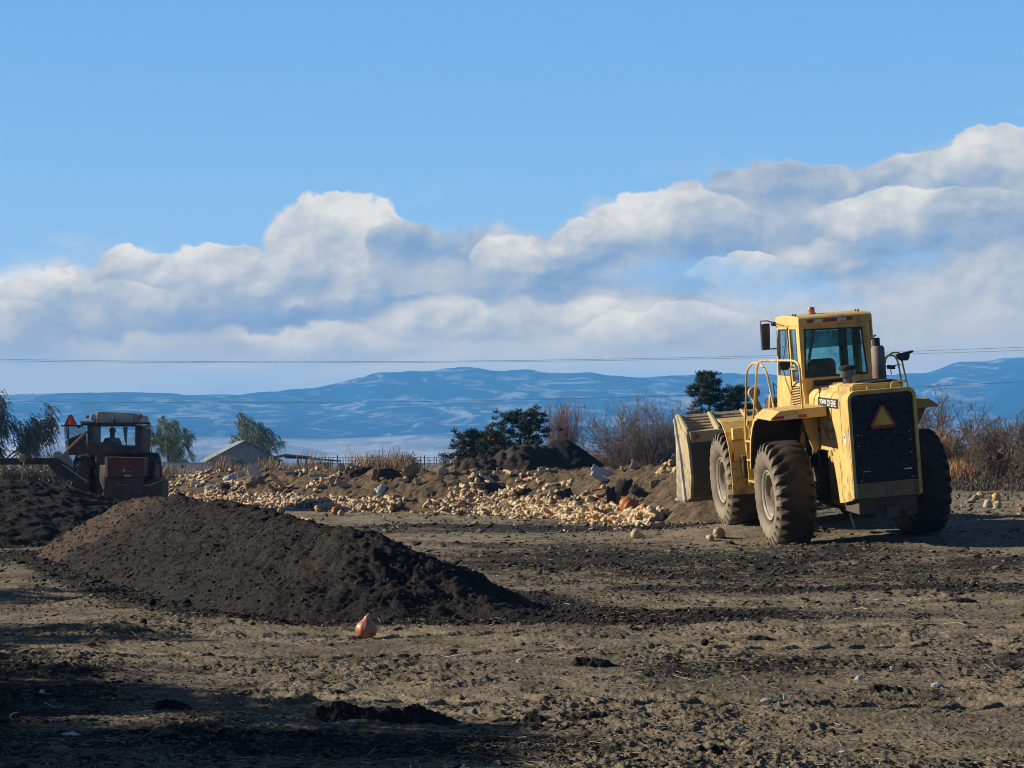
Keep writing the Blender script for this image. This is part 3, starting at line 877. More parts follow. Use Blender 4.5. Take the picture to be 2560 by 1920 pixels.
    m.build('grille_slats', mat_plain('grille_grey', (.065, .065, .067), .5, .2, .5, .4, 12), L)
    for (y, z) in ((.44, 1.96), (.43, 1.78), (.43, 1.22), (-.42, 1.22), (-.43, 1.62), (-.42, 1.96), (-.43, 1.82)):
        MB().lathe([(.011, -2.085), (.011, -2.06)], 8, 'x', (0, y, z)).build('grille_bolt', M_letter, L)
    MB().bb(-2.085, -2.06, -.42, -.30, 1.345, 1.365).build('grille_clip', M_letter, L); MB().bb(-2.085, -2.06, .28, .40, 1.355, 1.372).build('grille_clip', M_chrome, L)
    m = MB(); m.bb(-2.095, -1.99, -.515, .51, .935, 1.165); m.box((-2.10, -.02, 1.05), (.015, .12, .2))
    m.build('lower_plate', M_dplate, L, .01)
    m = MB()
    for s in (1,): m.box((-2.03, .578, 1.86), (.02, .012, .52)); m.box((-2.05, .578, 1.35), (.016, .010, .36))
    m.build('tail_strip', M_white, L, .003)
    for s in (1, -1):
        m = MB(); y = .33 * s - .03
        m.tube([(-1.90, y - .13, 2.64), (-1.90, y - .13, 2.73), (-1.90, y - .10, 2.765), (-1.90, y + .10, 2.765), (-1.90, y + .13, 2.73), (-1.90, y + .13, 2.64)], .014, 8)
        m.build('grab_handle', M_yel, L, 0, True)
    # slow vehicle triangle
    def tri(w_, zt, zb, ct): return [(.02 - ct, zt), (.02 + ct, zt), (.02 + w_, zb + ct * 1.6), (.02 + w_ - ct, zb), (.02 - w_ + ct, zb), (.02 - w_, zb + ct * 1.6)]
    sg = MB().prism(tri(.215, 2.415, 2.045, .035), 'x', -2.12, -2.105).build('warning_triangle', M_smvr, L, .003)
    MB().prism([(.02, 2.395), (.02 + .165, 2.098), (.02 - .165, 2.098)], 'x', -2.124, -2.1205).build('triangle_centre', M_smv, sg)
    # --- exhaust and pre-cleaner
    m = MB(); m.lathe([(.06, 2.70), (.112, 2.74), (.116, 2.78), (.112, 3.30), (.085, 3.335), (.06, 3.335)], 24, 'z', (-.9, -.36, 0)); ex = m.build('muffler', M_muf, L, 0, True)
    m = MB(); m.lathe([(.066, 3.30), (.066, 3.47), (.058, 3.47), (.058, 3.36)], 20, 'z', (-.9, -.34, 0)); m.box((-.90, -.30, 3.495), (.12, .012, .09), (R(58), 0, 0)); m.build('exhaust_pipe', M_blk, ex, 0, True)
    m = MB(); m.lathe([(.075, 2.72), (.075, 2.86), (.12, 2.87), (.125, 3.0)], 24, 'z', (-1.1, .25, 0)); pc = m.build('air_precleaner', mat_plain('smoky_bowl', (.10, .11, .105), .25, 0, .6, .3, 5), L, 0, True)
    MB().lathe([(.13, 2.985), (.155, 3.0), (.155, 3.03), (.13, 3.055), (.05, 3.065)], 24, 'z', (-1.1, .25, 0)).build('precleaner_cap', M_rub, pc, 0, True)
    # --- cab
    cab = empty('cab'); cab.parent = L
    m = MB()
    ro = [(.24, 3.745), (.24, 3.865), (.30, 3.90), (.95, 3.935), (1.55, 3.925), (1.80, 3.90), (1.84, 3.74)]
    m.prism(ro, 'y', -.655, .655)
    m.build('cab_roof', M_yel, cab, .018)
    m = MB()
    outer = [(.645, 3.745), (-.62, 3.745), (-.645, 2.62), (.645, 2.62)]
    inner = [(.545, 3.675), (-.465, 3.64), (-.52, 2.84), (.585, 2.85)]
    ring(m, outer, inner, 'x', .28, .35)
    m.bb(.29, .34, -.63, .63, 2.0, 2.62)
    m.prism([(.30, 3.40), (.30, 3.84), (1.2, 3.84), (.75, 3.40)], 'y', -.675, -.645)
    m.build('cab_rear_wall', M_yel, cab, .008)
    gk = [(.555, 3.685), (-.475, 3.65), (-.53, 2.83), (.595, 2.84)]; gi = [(.525, 3.655), (-.45, 3.622), (-.502, 2.865), (.562, 2.875)]
    m = MB(); ring(m, gk, gi, 'x', .272, .290); m.build('window_seal', M_blk, cab)
    MB().prism(gi, 'x', .30, .306).build('rear_window', M_glass, cab)
    MB().prism([(.52, 3.65), (-.445, 3.617), (-.468, 3.345), (.54, 3.345)], 'x', .315, .319).build('sun_shade', M_film, cab)
    MB().prism([(.30, 2.79), (-.2, 2.79), (-.2, 2.69), (.45, 2.69), (.45, 2.79)], 'x', .27, .281).build('cab_vent', M_blk, cab)
    for s in (1, -1):
        y0, y1 = .585 * s, .64 * s
        m = MB()
        m.prism([(.34, 2.0), (.34, 3.745), (.50, 3.745), (.50, 2.0)], 'y', y0, y1)                     # rear post
        m.prism([(.94, 2.76), (.94, 3.745), (1.10, 3.745), (1.10, 2.76)], 'y', y0, y1)                # mid post
        m.prism([(1.70, 3.745), (1.78, 3.745), (2.14, 2.27), (2.06, 2.27)], 'y', y0, y1)              # front post
        m.prism([(.50, 3.69), (.50, 3.745), (1.72, 3.745), (1.74, 3.69)], 'y', y0, y1)
        m.prism([(.50, 2.70), (.50, 2.77), (1.10, 2.77), (1.10, 2.70)], 'y', y0, y1)
        m.prism([(1.10, 2.25), (1.10, 2.86), (1.98, 2.86), (2.10, 2.27)], 'y', y0, y1)                # door skin
        m.prism([(.50, 1.9), (.50, 2.29), (2.10, 2.27), (2.05, 1.9)], 'y', y0, y1)
        m.prism([(1.06, 2.25), (1.06, 2.70), (1.13, 2.70), (1.13, 2.25)], 'y', y0, y1)
        m.build('cab_side', M_yel, cab, .005)
        MB().prism([(.50, 2.77), (.50, 3.69), (.94, 3.69), (.94, 2.77)], 'y', (y0 + y1) / 2, (y0 + y1) / 2 + .006 * s).build('side_window', M_glass2, cab)
        MB().prism([(1.10, 2.86), (1.10, 3.69), (1.74, 3.69), (1.96, 2.86)], 'y', (y0 + y1) / 2, (y0 + y1) / 2 + .006 * s).build('door_window', M_glass2, cab)
        m = MB(); m.bb(.52, 1.04, .56 * s, .60 * s, 2.27, 2.71); m.build('vent_recess', M_hub, cab)
        m = MB()
        for i in range(14): m.box((.78, .628 * s, 2.315 + i * .029), (.52, .035, .010), (R(28) * s, 0, 0))
        m.build('vent_louvres', M_yel, cab)
        m = MB(); m.box((1.02, .648 * s, 3.2), (.022, .012, 1.05)); m.bb(.515, .53, .64 * s, .648 * s, 2.8, 3.68); m.build('door_seal', M_blk, cab)
    m = MB(); m.prism([(-.62, 3.745), (.62, 3.745), (.62, 3.66), (-.62, 3.66)], 'x', 1.72, 1.78); m.build('cab_front_header', M_yel, cab, .005)
    m = MB(); m.prism([(-.62, 2.3), (.62, 2.3), (.62, 2.0), (-.62, 2.0)], 'x', 2.06, 2.12)
    m.build('cab_front', M_yel, cab, .005)
    MB().bb(.35, 2.08, -.60, .60, 2.0, 2.08).build('cab_floor', M_yel2, cab)
    m = MB(); m.add([(1.74, -.585, 3.68), (1.74, .585, 3.68), (2.09, .585, 2.3), (2.09, -.585, 2.3)], [(0, 1, 2, 3)]); m.build('windscreen', M_glass2, cab)
    m = MB(); m.tube([(1.70, -.02, 3.66), (2.0, .14, 2.6)], .028, 6); m.bb(1.5, 1.58, -.56, -.42, 2.2, 3.7); m.bb(.9, 1.0, -.57, -.50, 2.2, 3.7); m.build('cab_strut', M_blk, cab)
    m = MB(); m.prism(rrect(-.10, .42, 2.55, 3.14, .11, 5), 'x', .72, .84); m.bb(.80, 1.30, -.10, .42, 2.35, 2.60); m.bb(.9, 1.1, .0, .3, 2.08, 2.4)
    m.build('operator_seat', M_seat, cab, .02)
    m = MB(); cth = R(38)
    cpts = [(1.42 + .20 * math.cos(t) * math.sin(cth), .34 + .20 * math.sin(t), 2.93 + .20 * math.cos(t) * math.cos(cth)) for t in [i / 24 * 2 * math.pi for i in range(25)]]
    m.tube(cpts, .015, 6, False); m.tube([(1.42, .34, 2.93), (1.75, .30, 2.3)], .03, 6); m.tube([cpts[6], cpts[18]], .012, 5)
    m.build('steering_wheel', M_blk, cab, 0, True)
    # beacon
    b_ = MB().lathe([(.10, 3.915), (.085, 3.935), (.065, 3.955), (.065, 3.965)], 20, 'z', (.85, .24, 0)).build('beacon_base', M_chrome, cab, 0, True)
    MB().lathe([(.062, 3.965), (.062, 4.03), (.05, 4.05), (.02, 4.055)], 20, 'z', (.85, .24, 0)).build('beacon_lens', M_orange, b_, 0, True)
    for (x, y) in ((.6, .60), (.75, .60), (.5, -.50), (.65, -.50)): MB().lathe([(.014, 3.90), (.014, 3.955)], 8, 'z', (x, y, 0)).build('roof_bolt', M_blk, cab)
    y = .50
    for (wd, mt) in ((.115, M_red), (.165, M_white), (.255, M_red), (.165, M_white), (.11, M_red)):
        MB().bb(.232, .2385, y - wd + .002, y - .002, 3.785, 3.842).build('reflective_strip', mt, cab); y -= wd
    # mirror and its arms
    m = MB(); m.prism([(.735, 3.81), (.90, 3.80), (.905, 3.36), (.90, 3.335), (.77, 3.335), (.76, 3.40)], 'x', 1.86, 1.97)
    mi = m.build('mirror', M_blk, cab, .015)
    MB().prism([(.755, 3.785), (.885, 3.78), (.888, 3.37), (.775, 3.36)], 'x', 1.853, 1.859).build('mirror_glass', mat_plain('mirror_face', (.03, .04, .038), .3, 0), mi)  # flat dark colour in place of the mirror's reflection
    for pp in ([(1.2, .655, 3.76), (1.75, .66, 3.80), (1.80, .80, 3.86), (1.9, .90, 3.86), (1.9, .905, 3.80)], [(1.95, .60, 3.345), (1.9, .85, 3.345)]):
        MB().tube(pp, .0125, 6).build('mirror_arm', M_muf, mi, 0, True)
    MB().bb(1.74, 1.86, .60, .72, 3.755, 3.83).build('work_lamp', M_blk, cab, .015)
    m = MB(); m.bb(.60, .95, .655, .668, 2.985, 3.075); npl = m.build('notice_plate', M_cream, cab)
    MB().bb(.66, .89, .669, .671, 3.015, 3.045).build('notice_print', M_blk, npl)
    m = MB(); m.tube([(1.05, .66, 3.7), (1.15, .67, 3.4), (1.45, .665, 3.05), (1.35, .66, 2.8), (1.06, .66, 2.55)], .007, 5); m.build('cable', M_rub, cab)
    m = MB(); m.tube([(2.1, .6, 2.6), (2.25, .66, 2.72), (2.28, .64, 2.5), (2.1, .62, 2.1)], .010, 5); m.build('cable', M_rub, cab)
    # --- rear fenders with their platforms
    for s in (1, -1):
        yo = 1.5 if s > 0 else 1.27
        fn = empty('fender'); fn.parent = L
        m = MB()
        pr = [(.60 * s, 2.405), ((yo - .10) * s, 2.385), ((yo + .06) * s, 2.27), ((yo + .06) * s, 2.235), (.84 * s, 2.235), (.60 * s, 2.235)]
        m.prism(pr, 'x', -.93, .20)
        m.prism([(.84 * s, 2.235), (.57 * s, 2.40), (.57 * s, 1.66), (.66 * s, 1.58), (.74 * s, 1.8)], 'x', -.24, -.19)
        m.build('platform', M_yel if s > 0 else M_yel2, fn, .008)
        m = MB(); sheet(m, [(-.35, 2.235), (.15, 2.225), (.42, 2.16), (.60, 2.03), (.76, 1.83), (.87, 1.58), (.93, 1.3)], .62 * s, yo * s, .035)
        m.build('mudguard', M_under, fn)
        m = MB(); sheet(m, [(-.35, 2.235), (.15, 2.225), (.42, 2.16), (.60, 2.03), (.76, 1.83), (.87, 1.58), (.93, 1.3)], (yo - .02) * s, (yo + .012) * s, .055); m.build('mudguard_rim', M_yel, fn)
        m = MB().bb(-.22, .55, .575 * s, .60 * s, 1.3, 2.235); m.build('inner_panel', M_bdark, fn)  # dark colour stands for the shade under the platform
        y = yo + .01
        if s < 0: continue
        for (wd, mt) in ((.18, M_red), (.24, M_white), (.15, M_red)):
            MB().bb(-.938, -.931, (y - wd + .002) * s, (y - .002) * s, 2.252, 2.302).build('reflective_strip', mt, fn); y -= wd
    MB().prism([(-.98, 2.34), (-1.32, 2.23), (-1.24, 2.20), (-1.06, 1.88), (-.98, 1.88)], 'x', -.55, -.35).build('fender_support', M_yel2, L, .01)
    # --- handrails
    def rail(name, pts, r=.017, mat=M_yel):
        # round the corners
        P_ = [Vector(p) for p in pts]; q = [P_[0]]
        for i in range(1, len(P_) - 1):
            a, b, c = P_[i - 1], P_[i], P_[i + 1]
            l1 = min(.14, (b - a).length * .45); l2 = min(.14, (c - b).length * .45)
            s0 = b + (a - b).normalized() * l1; s1 = b + (c - b).normalized() * l2
            for t in (0, .25, .5, .75, 1): q.append(s0 * (1 - t) ** 2 + b * 2 * t * (1 - t) + s1 * t * t)
        q.append(P_[-1])
        m = MB().tube(q, r, 8)
        return m.build(name, mat, L, 0, True)
    rail('handrail', [(-.90, 1.0, 2.38), (-.92, 1.0, 3.13), (-.68, 1.02, 3.20), (-.05, 1.42, 3.22), (.14, 1.45, 3.17), (.90, 1.45, 1.90)], .019)
    rail('handrail', [(-.38, 1.35, 2.40), (-.07, 1.35, 3.02), (.35, 1.35, 3.16), (.90, 1.35, 3.16), (1.34, 1.35, 3.02), (1.74, 1.35, 2.12), (1.86, 1.35, 1.85), (1.80, 1.35, 1.54)], .019)
    rail('handrail', [(-.05, -1.04, 2.38), (-.05, -.97, 3.02), (-.02, -.92, 3.12), (.0, -.80, 3.12), (0, -.72, 3.05), (0, -.70, 2.7)], .016)
    rail('handrail', [(.0, -1.15, 2.40), (.0, -1.05, 3.08), (-.05, -1.0, 3.165), (-.05, -.88, 3.17), (-.05, -.76, 3.09), (-.05, -.74, 3.0)], .016)
    m = MB(); m.prism([(.99, 3.17), (1.17, 3.18), (1.17, 3.08), (1.13, 3.035), (1.03, 3.035), (.99, 3.08)], 'x', -.30, -.16); m.build('work_lamp', M_blk, L, .01)
    m = MB(); m.prism([(-.95, 3.13), (-1.24, 3.18), (-1.24, 3.145), (-1.17, 3.13), (-1.16, 3.05), (-1.12, 3.015), (-1.02, 3.02), (-.98, 3.06)], 'x', -.12, .02); m.build('work_lamp', M_blk, L, .01)
    m = MB(); m.box((.0, -.86, 2.92), (.10, .12, .07), (R(6), 0, 0)); m.tube([(0, -.72, 2.93), (0, -1.03, 2.95)], .01, 6); m.tube([(0, -.84, 2.88), (0, -.86, 2.80)], .01, 5); m.build('side_camera', M_blk, L, .008)
    # --- articulation, front frame, front mudguards
    m = MB(); m.bb(1.5, 2.3, -.30, .30, .75, 1.5); m.bb(2.2, 4.4, -.52, .52, .70, 1.85); m.prism([(2.3, 1.85), (2.5, 2.35), (2.75, 2.40), (3.5, 1.85)], 'y', -.50, -.42)
    m.prism([(2.3, 1.85), (2.5, 2.35), (2.75, 2.40), (3.5, 1.85)], 'y', .42, .50)
    m.build('front_frame', M_yel2, L, .02)
    m = MB(); m.prism([(.30, 2.44), (.66, 2.40), (.70, 2.20), (.62, 2.12), (.30, 2.14)], 'x', 2.5, 2.9); m.build('control_housing', M_hub, L, .02)
    m = MB(); m.prism([(.66, 2.46), (.70, 2.50), (.74, 2.15), (.64, 2.02)], 'x', 2.4, 2.47); m.build('housing_bracket', M_yel, L, .006)
    m = MB(); m.lathe([(.075, 2.93), (.105, 2.93), (.12, 2.98), (.105, 3.04), (.05, 3.05)], 24, 'x', (0, .85, 2.53)); hl = m.build('headlamp', M_cream, L, 0, True)
    MB().lathe([(.073, 2.945), (.01, 2.96)], 20, 'x', (0, .85, 2.53)).build('lamp_glass', mat_plain('amber_glass', (.20, .12, .06), .15), hl)
    m = MB(); m.prism([(.80, 2.46), (.90, 2.44), (.84, 2.28), (.70, 2.02), (.64, 2.06)], 'x', 3.0, 3.08); m.prism([(.88, 2.40), (.90, 2.38), (.78, 2.06), (.74, 2.08)], 'x', 2.94, 3.0)
    m.build('lamp_bracket', M_yel, L, .006)
    for s in (1, -1):
        m = MB()
        sheet(m, [(3.25, 2.055), (2.95, 2.0), (2.70, 1.83), (2.53, 1.60), (2.45, 1.35), (2.42, 1.05), (2.44, .72)], .60 * s, 1.52 * s, -.035)
        gd = m.build('front_mudguard', M_yel, L)
        if s > 0:
            MB().bb(2.50, 2.62, 1.22, 1.42, 1.72, 1.93).build('step_box', M_yel, gd, .01)
            MB().box((2.415, 1.475, 1.34), (.012, .045, .30), (0, R(-8), 0)).build('reflective_strip', M_red, gd)
            MB().box((2.395, 1.475, 1.115), (.012, .045, .14), (0, R(-3), 0)).build('reflective_strip', M_white, gd)
            m = MB(); m.bb(2.34, 2.40, 1.10, 1.32, 1.02, 1.42); m.build('access_recess', M_hub, gd)
            MB().bb(2.325, 2.35, 1.095, 1.325, 1.42, 1.44).bb(2.325, 2.345, 1.30, 1.325, 1.04, 1.42).build('recess_edge', M_yel, gd)
    # ladder
    m = MB()
    for x in (1.35, 1.78): m.bb(x - .015, x + .015, 1.28, 1.36, .95, 2.0)
    for z in (1.0, 1.38, 1.72): m.bb(1.30, 1.84, 1.20, 1.36, z, z + .03)
    m.build('ladder', M_yel, L, .004)
    m = MB(); m.bb(1.72, 2.0, 1.12, 1.30, 1.78, 2.10); m.bb(1.74, 1.98, 1.30, 1.315, 1.6, 2.10); m.build('tool_box', M_yel, L, .01)
    # --- lift arms and bucket
    for s in (1, -1):
        m = MB().prism([(2.6, 2.15), (2.75, 2.32), (3.6, 1.95), (4.6, 1.2), (5.45, .80), (5.42, .50), (5.25, .45), (4.3, .85), (3.3, 1.6)], 'y', .50 * s, .62 * s)
        m.build('lift_arm', M_yel2, L, .015)
        m = MB(); m.tube([(2.9, .68 * s, 1.3), (4.2, .66 * s, 1.25)], .09, 12); m.tube([(4.2, .66 * s, 1.25), (5.0, .64 * s, .95)], .045, 10); m.build('lift_cylinder', M_yel2, L, 0, True)
    m = MB(); m.tube([(3.2, 0, 2.0), (4.4, 0, 1.75)], .10, 12); m.tube([(4.4, 0, 1.75), (5.1, 0, 1.6)], .05, 10); m.prism([(4.9, 1.8), (5.2, 1.75), (5.1, .7), (4.85, .8)], 'y', -.06, .06); m.build('bucket_linkage', M_yel2, L)
    bk = empty('bucket'); bk.parent = L
    prof = [(6.02, 1.70), (5.60, 1.66), (5.46, 1.35), (5.40, .85), (5.60, .46), (6.15, .31), (6.95, .28)]
    m = MB(); sheet(m, prof, -1.60, 1.60, -.035); m.build('bucket_shell', M_bdark, bk, 0)
    m = MB(); m.bb(5.52, 6.03, -1.58, 1.58, 1.705, 1.73); m.bb(5.50, 5.56, -1.58, 1.58, 1.50, 1.705); m.build('top_beam', M_buck, bk, .006)
    m = MB()
    for i in range(5):
        f = i / 4
        m.box((6.06 + .36 * f, 0, 1.76 + .215 * f), (.06, 3.16, .026), (0, R(-25), 0))
    m.box((6.46, 0, 1.995), (.05, 3.2, .03), (0, R(-25), 0))
    m.build('spill_guard', M_buck, bk, .004)
    for y in (1.60, .96, .28, -.40, -1.04, -1.60):
        m = MB(); m.prism([(5.56, 1.70), (5.62, 1.78), (6.1, 1.96), (6.36, 2.05), (6.52, 2.04), (6.45, 1.95), (6.05, 1.72)], 'y', y - .028, y + .028); m.build('rib', M_buck, bk, .008)
    for s in (1, -1):
        m = MB(); m.prism([(6.50, 2.02), (6.38, 2.04), (6.02, 1.76), (5.56, 1.68), (5.42, 1.35), (5.36, .85), (5.57, .42), (6.13, .27), (6.98, .26), (6.72, 1.1)], 'y', 1.60 * s, 1.655 * s)
        pl_ = m.build('side_plate', M_buck, bk, .008)
        m = MB(); m.prism([(6.50, 1.95), (6.42, 1.97), (6.1, 1.2), (5.95, .35), (6.1, .30)], 'y', 1.655 * s, 1.70 * s); m.build('side_cutter', M_steel, pl_, .006)
    m = MB(); m.bb(6.85, 7.1, -1.66, 1.66, .245, .285); m.build('cutting_edge', M_steel, bk)
    for y in (.62, -.62):
        m = MB(); m.prism([(5.50, 1.25), (5.05, .95), (4.98, .8), (5.05, .66), (5.5, .5)], 'y', y - .10, y - .04); m.prism([(5.50, 1.25), (5.05, .95), (4.98, .8), (5.05, .66), (5.5, .5)], 'y', y + .04, y + .10); m.build('pin_lug', M_bdark, bk, .01)
    m = MB(); m.lathe([(.01, 0), (.055, .03), (.085, .12), (.085, .30), (.06, .42)], 16, 'x'); 
    o = m.build('stop_horn', M_buck, bk, 0, True); o.location = (5.25, 1.22, 1.36); o.rotation_euler = (R(0), R(-8), R(-42)); o.scale = (1, 1, .9)
    MB().lathe([(.03, 5.47), (.045, 5.47), (.045, 5.52)], 12, 'x', (0, 1.44, 1.63)).build('red_lamp', M_red, bk)
    return L
LOADER = build_loader()
# ================================================================== SQUASH HEAP
def onground(u, v, dz=0.0):
    D_ = 1.45 * 5000 / max(v - 1155, 8)
    for _ in range(12):
        X = (u - 1280) / 5000 * D_
        D_ = .5 * D_ + .5 * min((1.45 - gz(X, D_) - dz) * 5000 / max(v - 1155, 8), 200)
    X = (u - 1280) / 5000 * D_
    return Vector((X, D_, gz(X, D_)))

W5 = ([(-15.3, 88), (-12.2, 76.5), (-9.6, 69.5), (-7.0, 66.0), (-4.0, 62.0), (-1.6, 59.8), (.9, 59.2), (2.9, 54.5), (4.6, 49.8), (5.3, 45.8)],
      [1.2, 2.3, 2.7, 2.9, 2.9, 2.9, 2.9, 2.8, 2.9, 2.2], [.5, 1.0, 1.2, 1.25, 1.28, 1.25, 1.3, 1.32, 1.45, 1.1])
HEAP = build_pile('refuse_heap', W5, M_heap, .05, .062, 5, 'long brown heap of soil and rotting produce across the middle of the yard', 'refuse heap')
def heap_z(x, y):
    return ground_z(x, y, False) - .06 + np.maximum(pile_z(x, y, W5, .062, 5), -.02)

def rotm(rx, ry, rz):
    cx, sx_, cy, sy_, cz, sz_ = np.cos(rx), np.sin(rx), np.cos(ry), np.sin(ry), np.cos(rz), np.sin(rz)
    M = np.empty((len(rx), 3, 3))
    M[:, 0, 0] = cz * cy; M[:, 0, 1] = cz * sy_ * sx_ - sz_ * cx; M[:, 0, 2] = cz * sy_ * cx + sz_ * sx_
    M[:, 1, 0] = sz_ * cy; M[:, 1, 1] = sz_ * sy_ * sx_ + cz * cx; M[:, 1, 2] = sz_ * sy_ * cx - cz * sx_
    M[:, 2, 0] = -sy_; M[:, 2, 1] = cy * sx_; M[:, 2, 2] = cy * cx
    return M
def scatter_mesh(name, tpl, pos, rot, scl, mat, val=None, smooth=False):
    """merge many copies of templates [(V,F)...] into one mesh"""
    Vs, Fs, At = [], [], []; b = 0
    k = np.arange(len(pos)) % len(tpl)
    for ti, (TV, TF) in enumerate(tpl):
        idx = np.where(k == ti)[0]
        if not len(idx): continue
        V_ = np.einsum('nij,nvj->nvi', rot[idx], TV[None] * (scl[idx][:, None, :])) + pos[idx][:, None, :]
        F_ = TF[None] + (b + np.arange(len(idx)) * len(TV))[:, None, None]
        b += len(idx) * len(TV)
        Vs.append(V_.reshape(-1, 3)); Fs.append(F_.reshape(-1, TF.shape[1]))
        if val is not None: At.append(np.repeat(val[idx], len(TV)))
    return mesh_np(name, np.concatenate(Vs), np.concatenate(Fs), mat, smooth=smooth, attr={'val': np.concatenate(At)} if val is not None else None)

def lathe_np(prof, n, bend=0.0, ribs=0, rib=0.0):
    th = np.arange(n) / n * 2 * np.pi; rows = []
    for r, z in prof:
        rr = r * (1 + rib * (np.abs(np.cos(th * ribs / 2)) - .6)) if ribs else r + 0 * th
        rows.append(np.stack([rr * np.cos(th) + bend * z * abs(z), rr * np.sin(th), z + 0 * th], -1))
    V_ = np.concatenate(rows)
    F = grid_faces(len(prof), n, True)
    return V_, F
SQ = [lathe_np([(.004, -.082), (.040, -.078), (.064, -.045), (.068, -.01), (.056, .035), (.038, .07), (.034, .12), (.036, .16), (.026, .185), (.008, .19), (.007, .205), (.002, .206)], 12, 1.0),
      lathe_np([(.004, -.07), (.045, -.066), (.072, -.03), (.070, .01), (.050, .055), (.042, .10), (.036, .13), (.010, .142), (.007, .155), (.002, .156)], 12, -.8),
      lathe_np([(.004, -.095), (.034, -.09), (.055, -.06), (.056, -.02), (.042, .03), (.034, .09), (.033, .16), (.034, .21), (.024, .235), (.008, .24), (.002, .25)], 12, 1.6),
      lathe_np([(.004, -.06), (.05, -.055), (.078, -.02), (.075, .02), (.048, .055), (.012, .066), (.008, .085), (.002, .086)], 12)]
PK = lathe_np([(.01, -.155), (.09, -.16), (.16, -.12), (.195, -.04), (.195, .03), (.165, .10), (.10, .145), (.03, .135), (.028, .15), (.024, .19), (.004, .195)], 40, 0, 10, .12)

def mat_squash(name, a, b2, attr=False):
    m, n, b = new_mat(name)
    tcn = n.new('ShaderNodeTexCoord').outputs['Object'] if not attr else n.new('ShaderNodeNewGeometry').outputs['Position']
    oi = n.new('ShaderNodeAttribute', attribute_name='val').outputs['Fac'] if attr else n.new('ShaderNodeObjectInfo').outputs['Random']
    c = n.mix(oi, a, b2)
    if attr:
        c = n.ramp(oi, [(0, (.46, .34, .19)), (.35, (.56, .43, .24)), (.58, (.45, .32, .165)), (.72, (.26, .18, .10)), (.82, (.12, .085, .05)), (.88, (.52, .32, .10)), (.93, (.46, .17, .05)), (1, (.10, .13, .06))])
    d = n.noise(tcn, 7 if attr else 9, 5, .65)
    c = n.mix(n.m('MULTIPLY', n.rng(d, .5, .68), .6), c, (.22, .16, .10))
    n.put(b.inputs['Base Color'], c); b.inputs['Roughness'].default_value = .5; b.inputs['Specular IOR Level'].default_value = .35
    b.inputs['Subsurface Weight'].default_value = 0
    return m
M_sq = [mat_squash('cream_squash', (.50, .38, .215), (.60, .47, .28)), mat_squash('tan_squash', (.34, .235, .125), (.44, .32, .17)), mat_squash('yellow_squash', (.54, .35, .10), (.50, .26, .08))]
M_sqall = mat_squash('mixed_squash', (1, 1, 1), (1, 1, 1), True)
M_pump = mat_plain('pumpkin_skin', (.42, .13, .028), .5, 0, .4, .2, 8, .2, 14, (.30, .13, .05), .6, 6)
M_pump2 = mat_plain('dull_pumpkin_skin', (.33, .14, .055), .6, 0, .4, .25, 8, .2, 14, (.14, .08, .05), .7, 6)
M_green = mat_plain('dark_green_squash', (.035, .055, .035), .45, 0, .4, .3, 10)

# sample positions on the camera-side slope and foot of the heap
def heap_samples(nn):
    P_ = np.array(W5[0]); hw = np.array(W5[1])
    seg = np.linalg.norm(np.diff(P_, axis=0), axis=1); cum = np.r_[0, np.cumsum(seg)]
    out = []
    while len(out) < nn:
        s = rng.uniform(0, cum[-1]); i = min(np.searchsorted(cum, s) - 1, len(seg) - 1); i = max(i, 0)
        t = (s - cum[i]) / seg[i]
        c = P_[i] * (1 - t) + P_[i + 1] * t; d = (P_[i + 1] - P_[i]) / seg[i]
        nrm = np.array([d[1], -d[0]])
        if nrm[1] > 0: nrm = -nrm
        W_ = hw[i] * (1 - t) + hw[i + 1] * t
        u = rng.uniform(0, 1)
        q = rng.random()
        if q < .60: f = 1.02 - abs(rng.normal(0, .16))
        elif q < .93: f = rng.uniform(.02, 1.0)
        else: f = 1.0 + abs(rng.normal(0, .22))
        p = c + nrm * W_ * f
        # bare soil patches on the upper slope
        den = pn(p[0] * .55, p[1] * .55, 881) + .5 * pn(p[0] * 1.7, p[1] * 1.7, 882)
        if f < .74 and den < .10 + .30 * (.74 - f): continue
        if f > 1.0 and den < -.05: continue
        if p[0] > -1.0 and f < .62 and rng.random() < .6: continue
        if s > cum[-1] - 7 and .25 < f < .8 and den < .5: continue
        out.append((p[0], p[1], f))
    return np.array(out)
S_ = heap_samples(6200)
sz_ = heap_z(S_[:, 0], S_[:, 1]) + rng.uniform(.02, .07, len(S_)) + np.where((S_[:, 2] > .75) & (S_[:, 2] < 1.0), rng.uniform(0, .10, len(S_)), 0)
order = np.argsort(S_[:, 1] - (S_[:, 2] > .7) * 3.0)
ind = set(order[:283].tolist()); indl = order[:283]
rest = order[283:]
n_ = len(rest)
rot = rotm(rng.uniform(1.1, 2.0, n_), rng.uniform(-.4, .4, n_), rng.uniform(0, 6.28, n_))
sc_ = (rng.uniform(.85, 1.35, n_)[:, None]) * np.ones((1, 3))
LOW = [(v.reshape(-1, 12, 3)[:, ::2].reshape(-1, 3), grid_faces(len(v) // 12, 6, True)) for v, f in SQ]
o = scatter_mesh('squash_litter', LOW, np.c_[S_[rest, 0], S_[rest, 1], sz_[rest]], rot, sc_, M_sqall, rng.random(n_) ** 1.15, True)
tag(o, 'hundreds of pale butternut squash covering the slope of the long heap', kind='stuff')

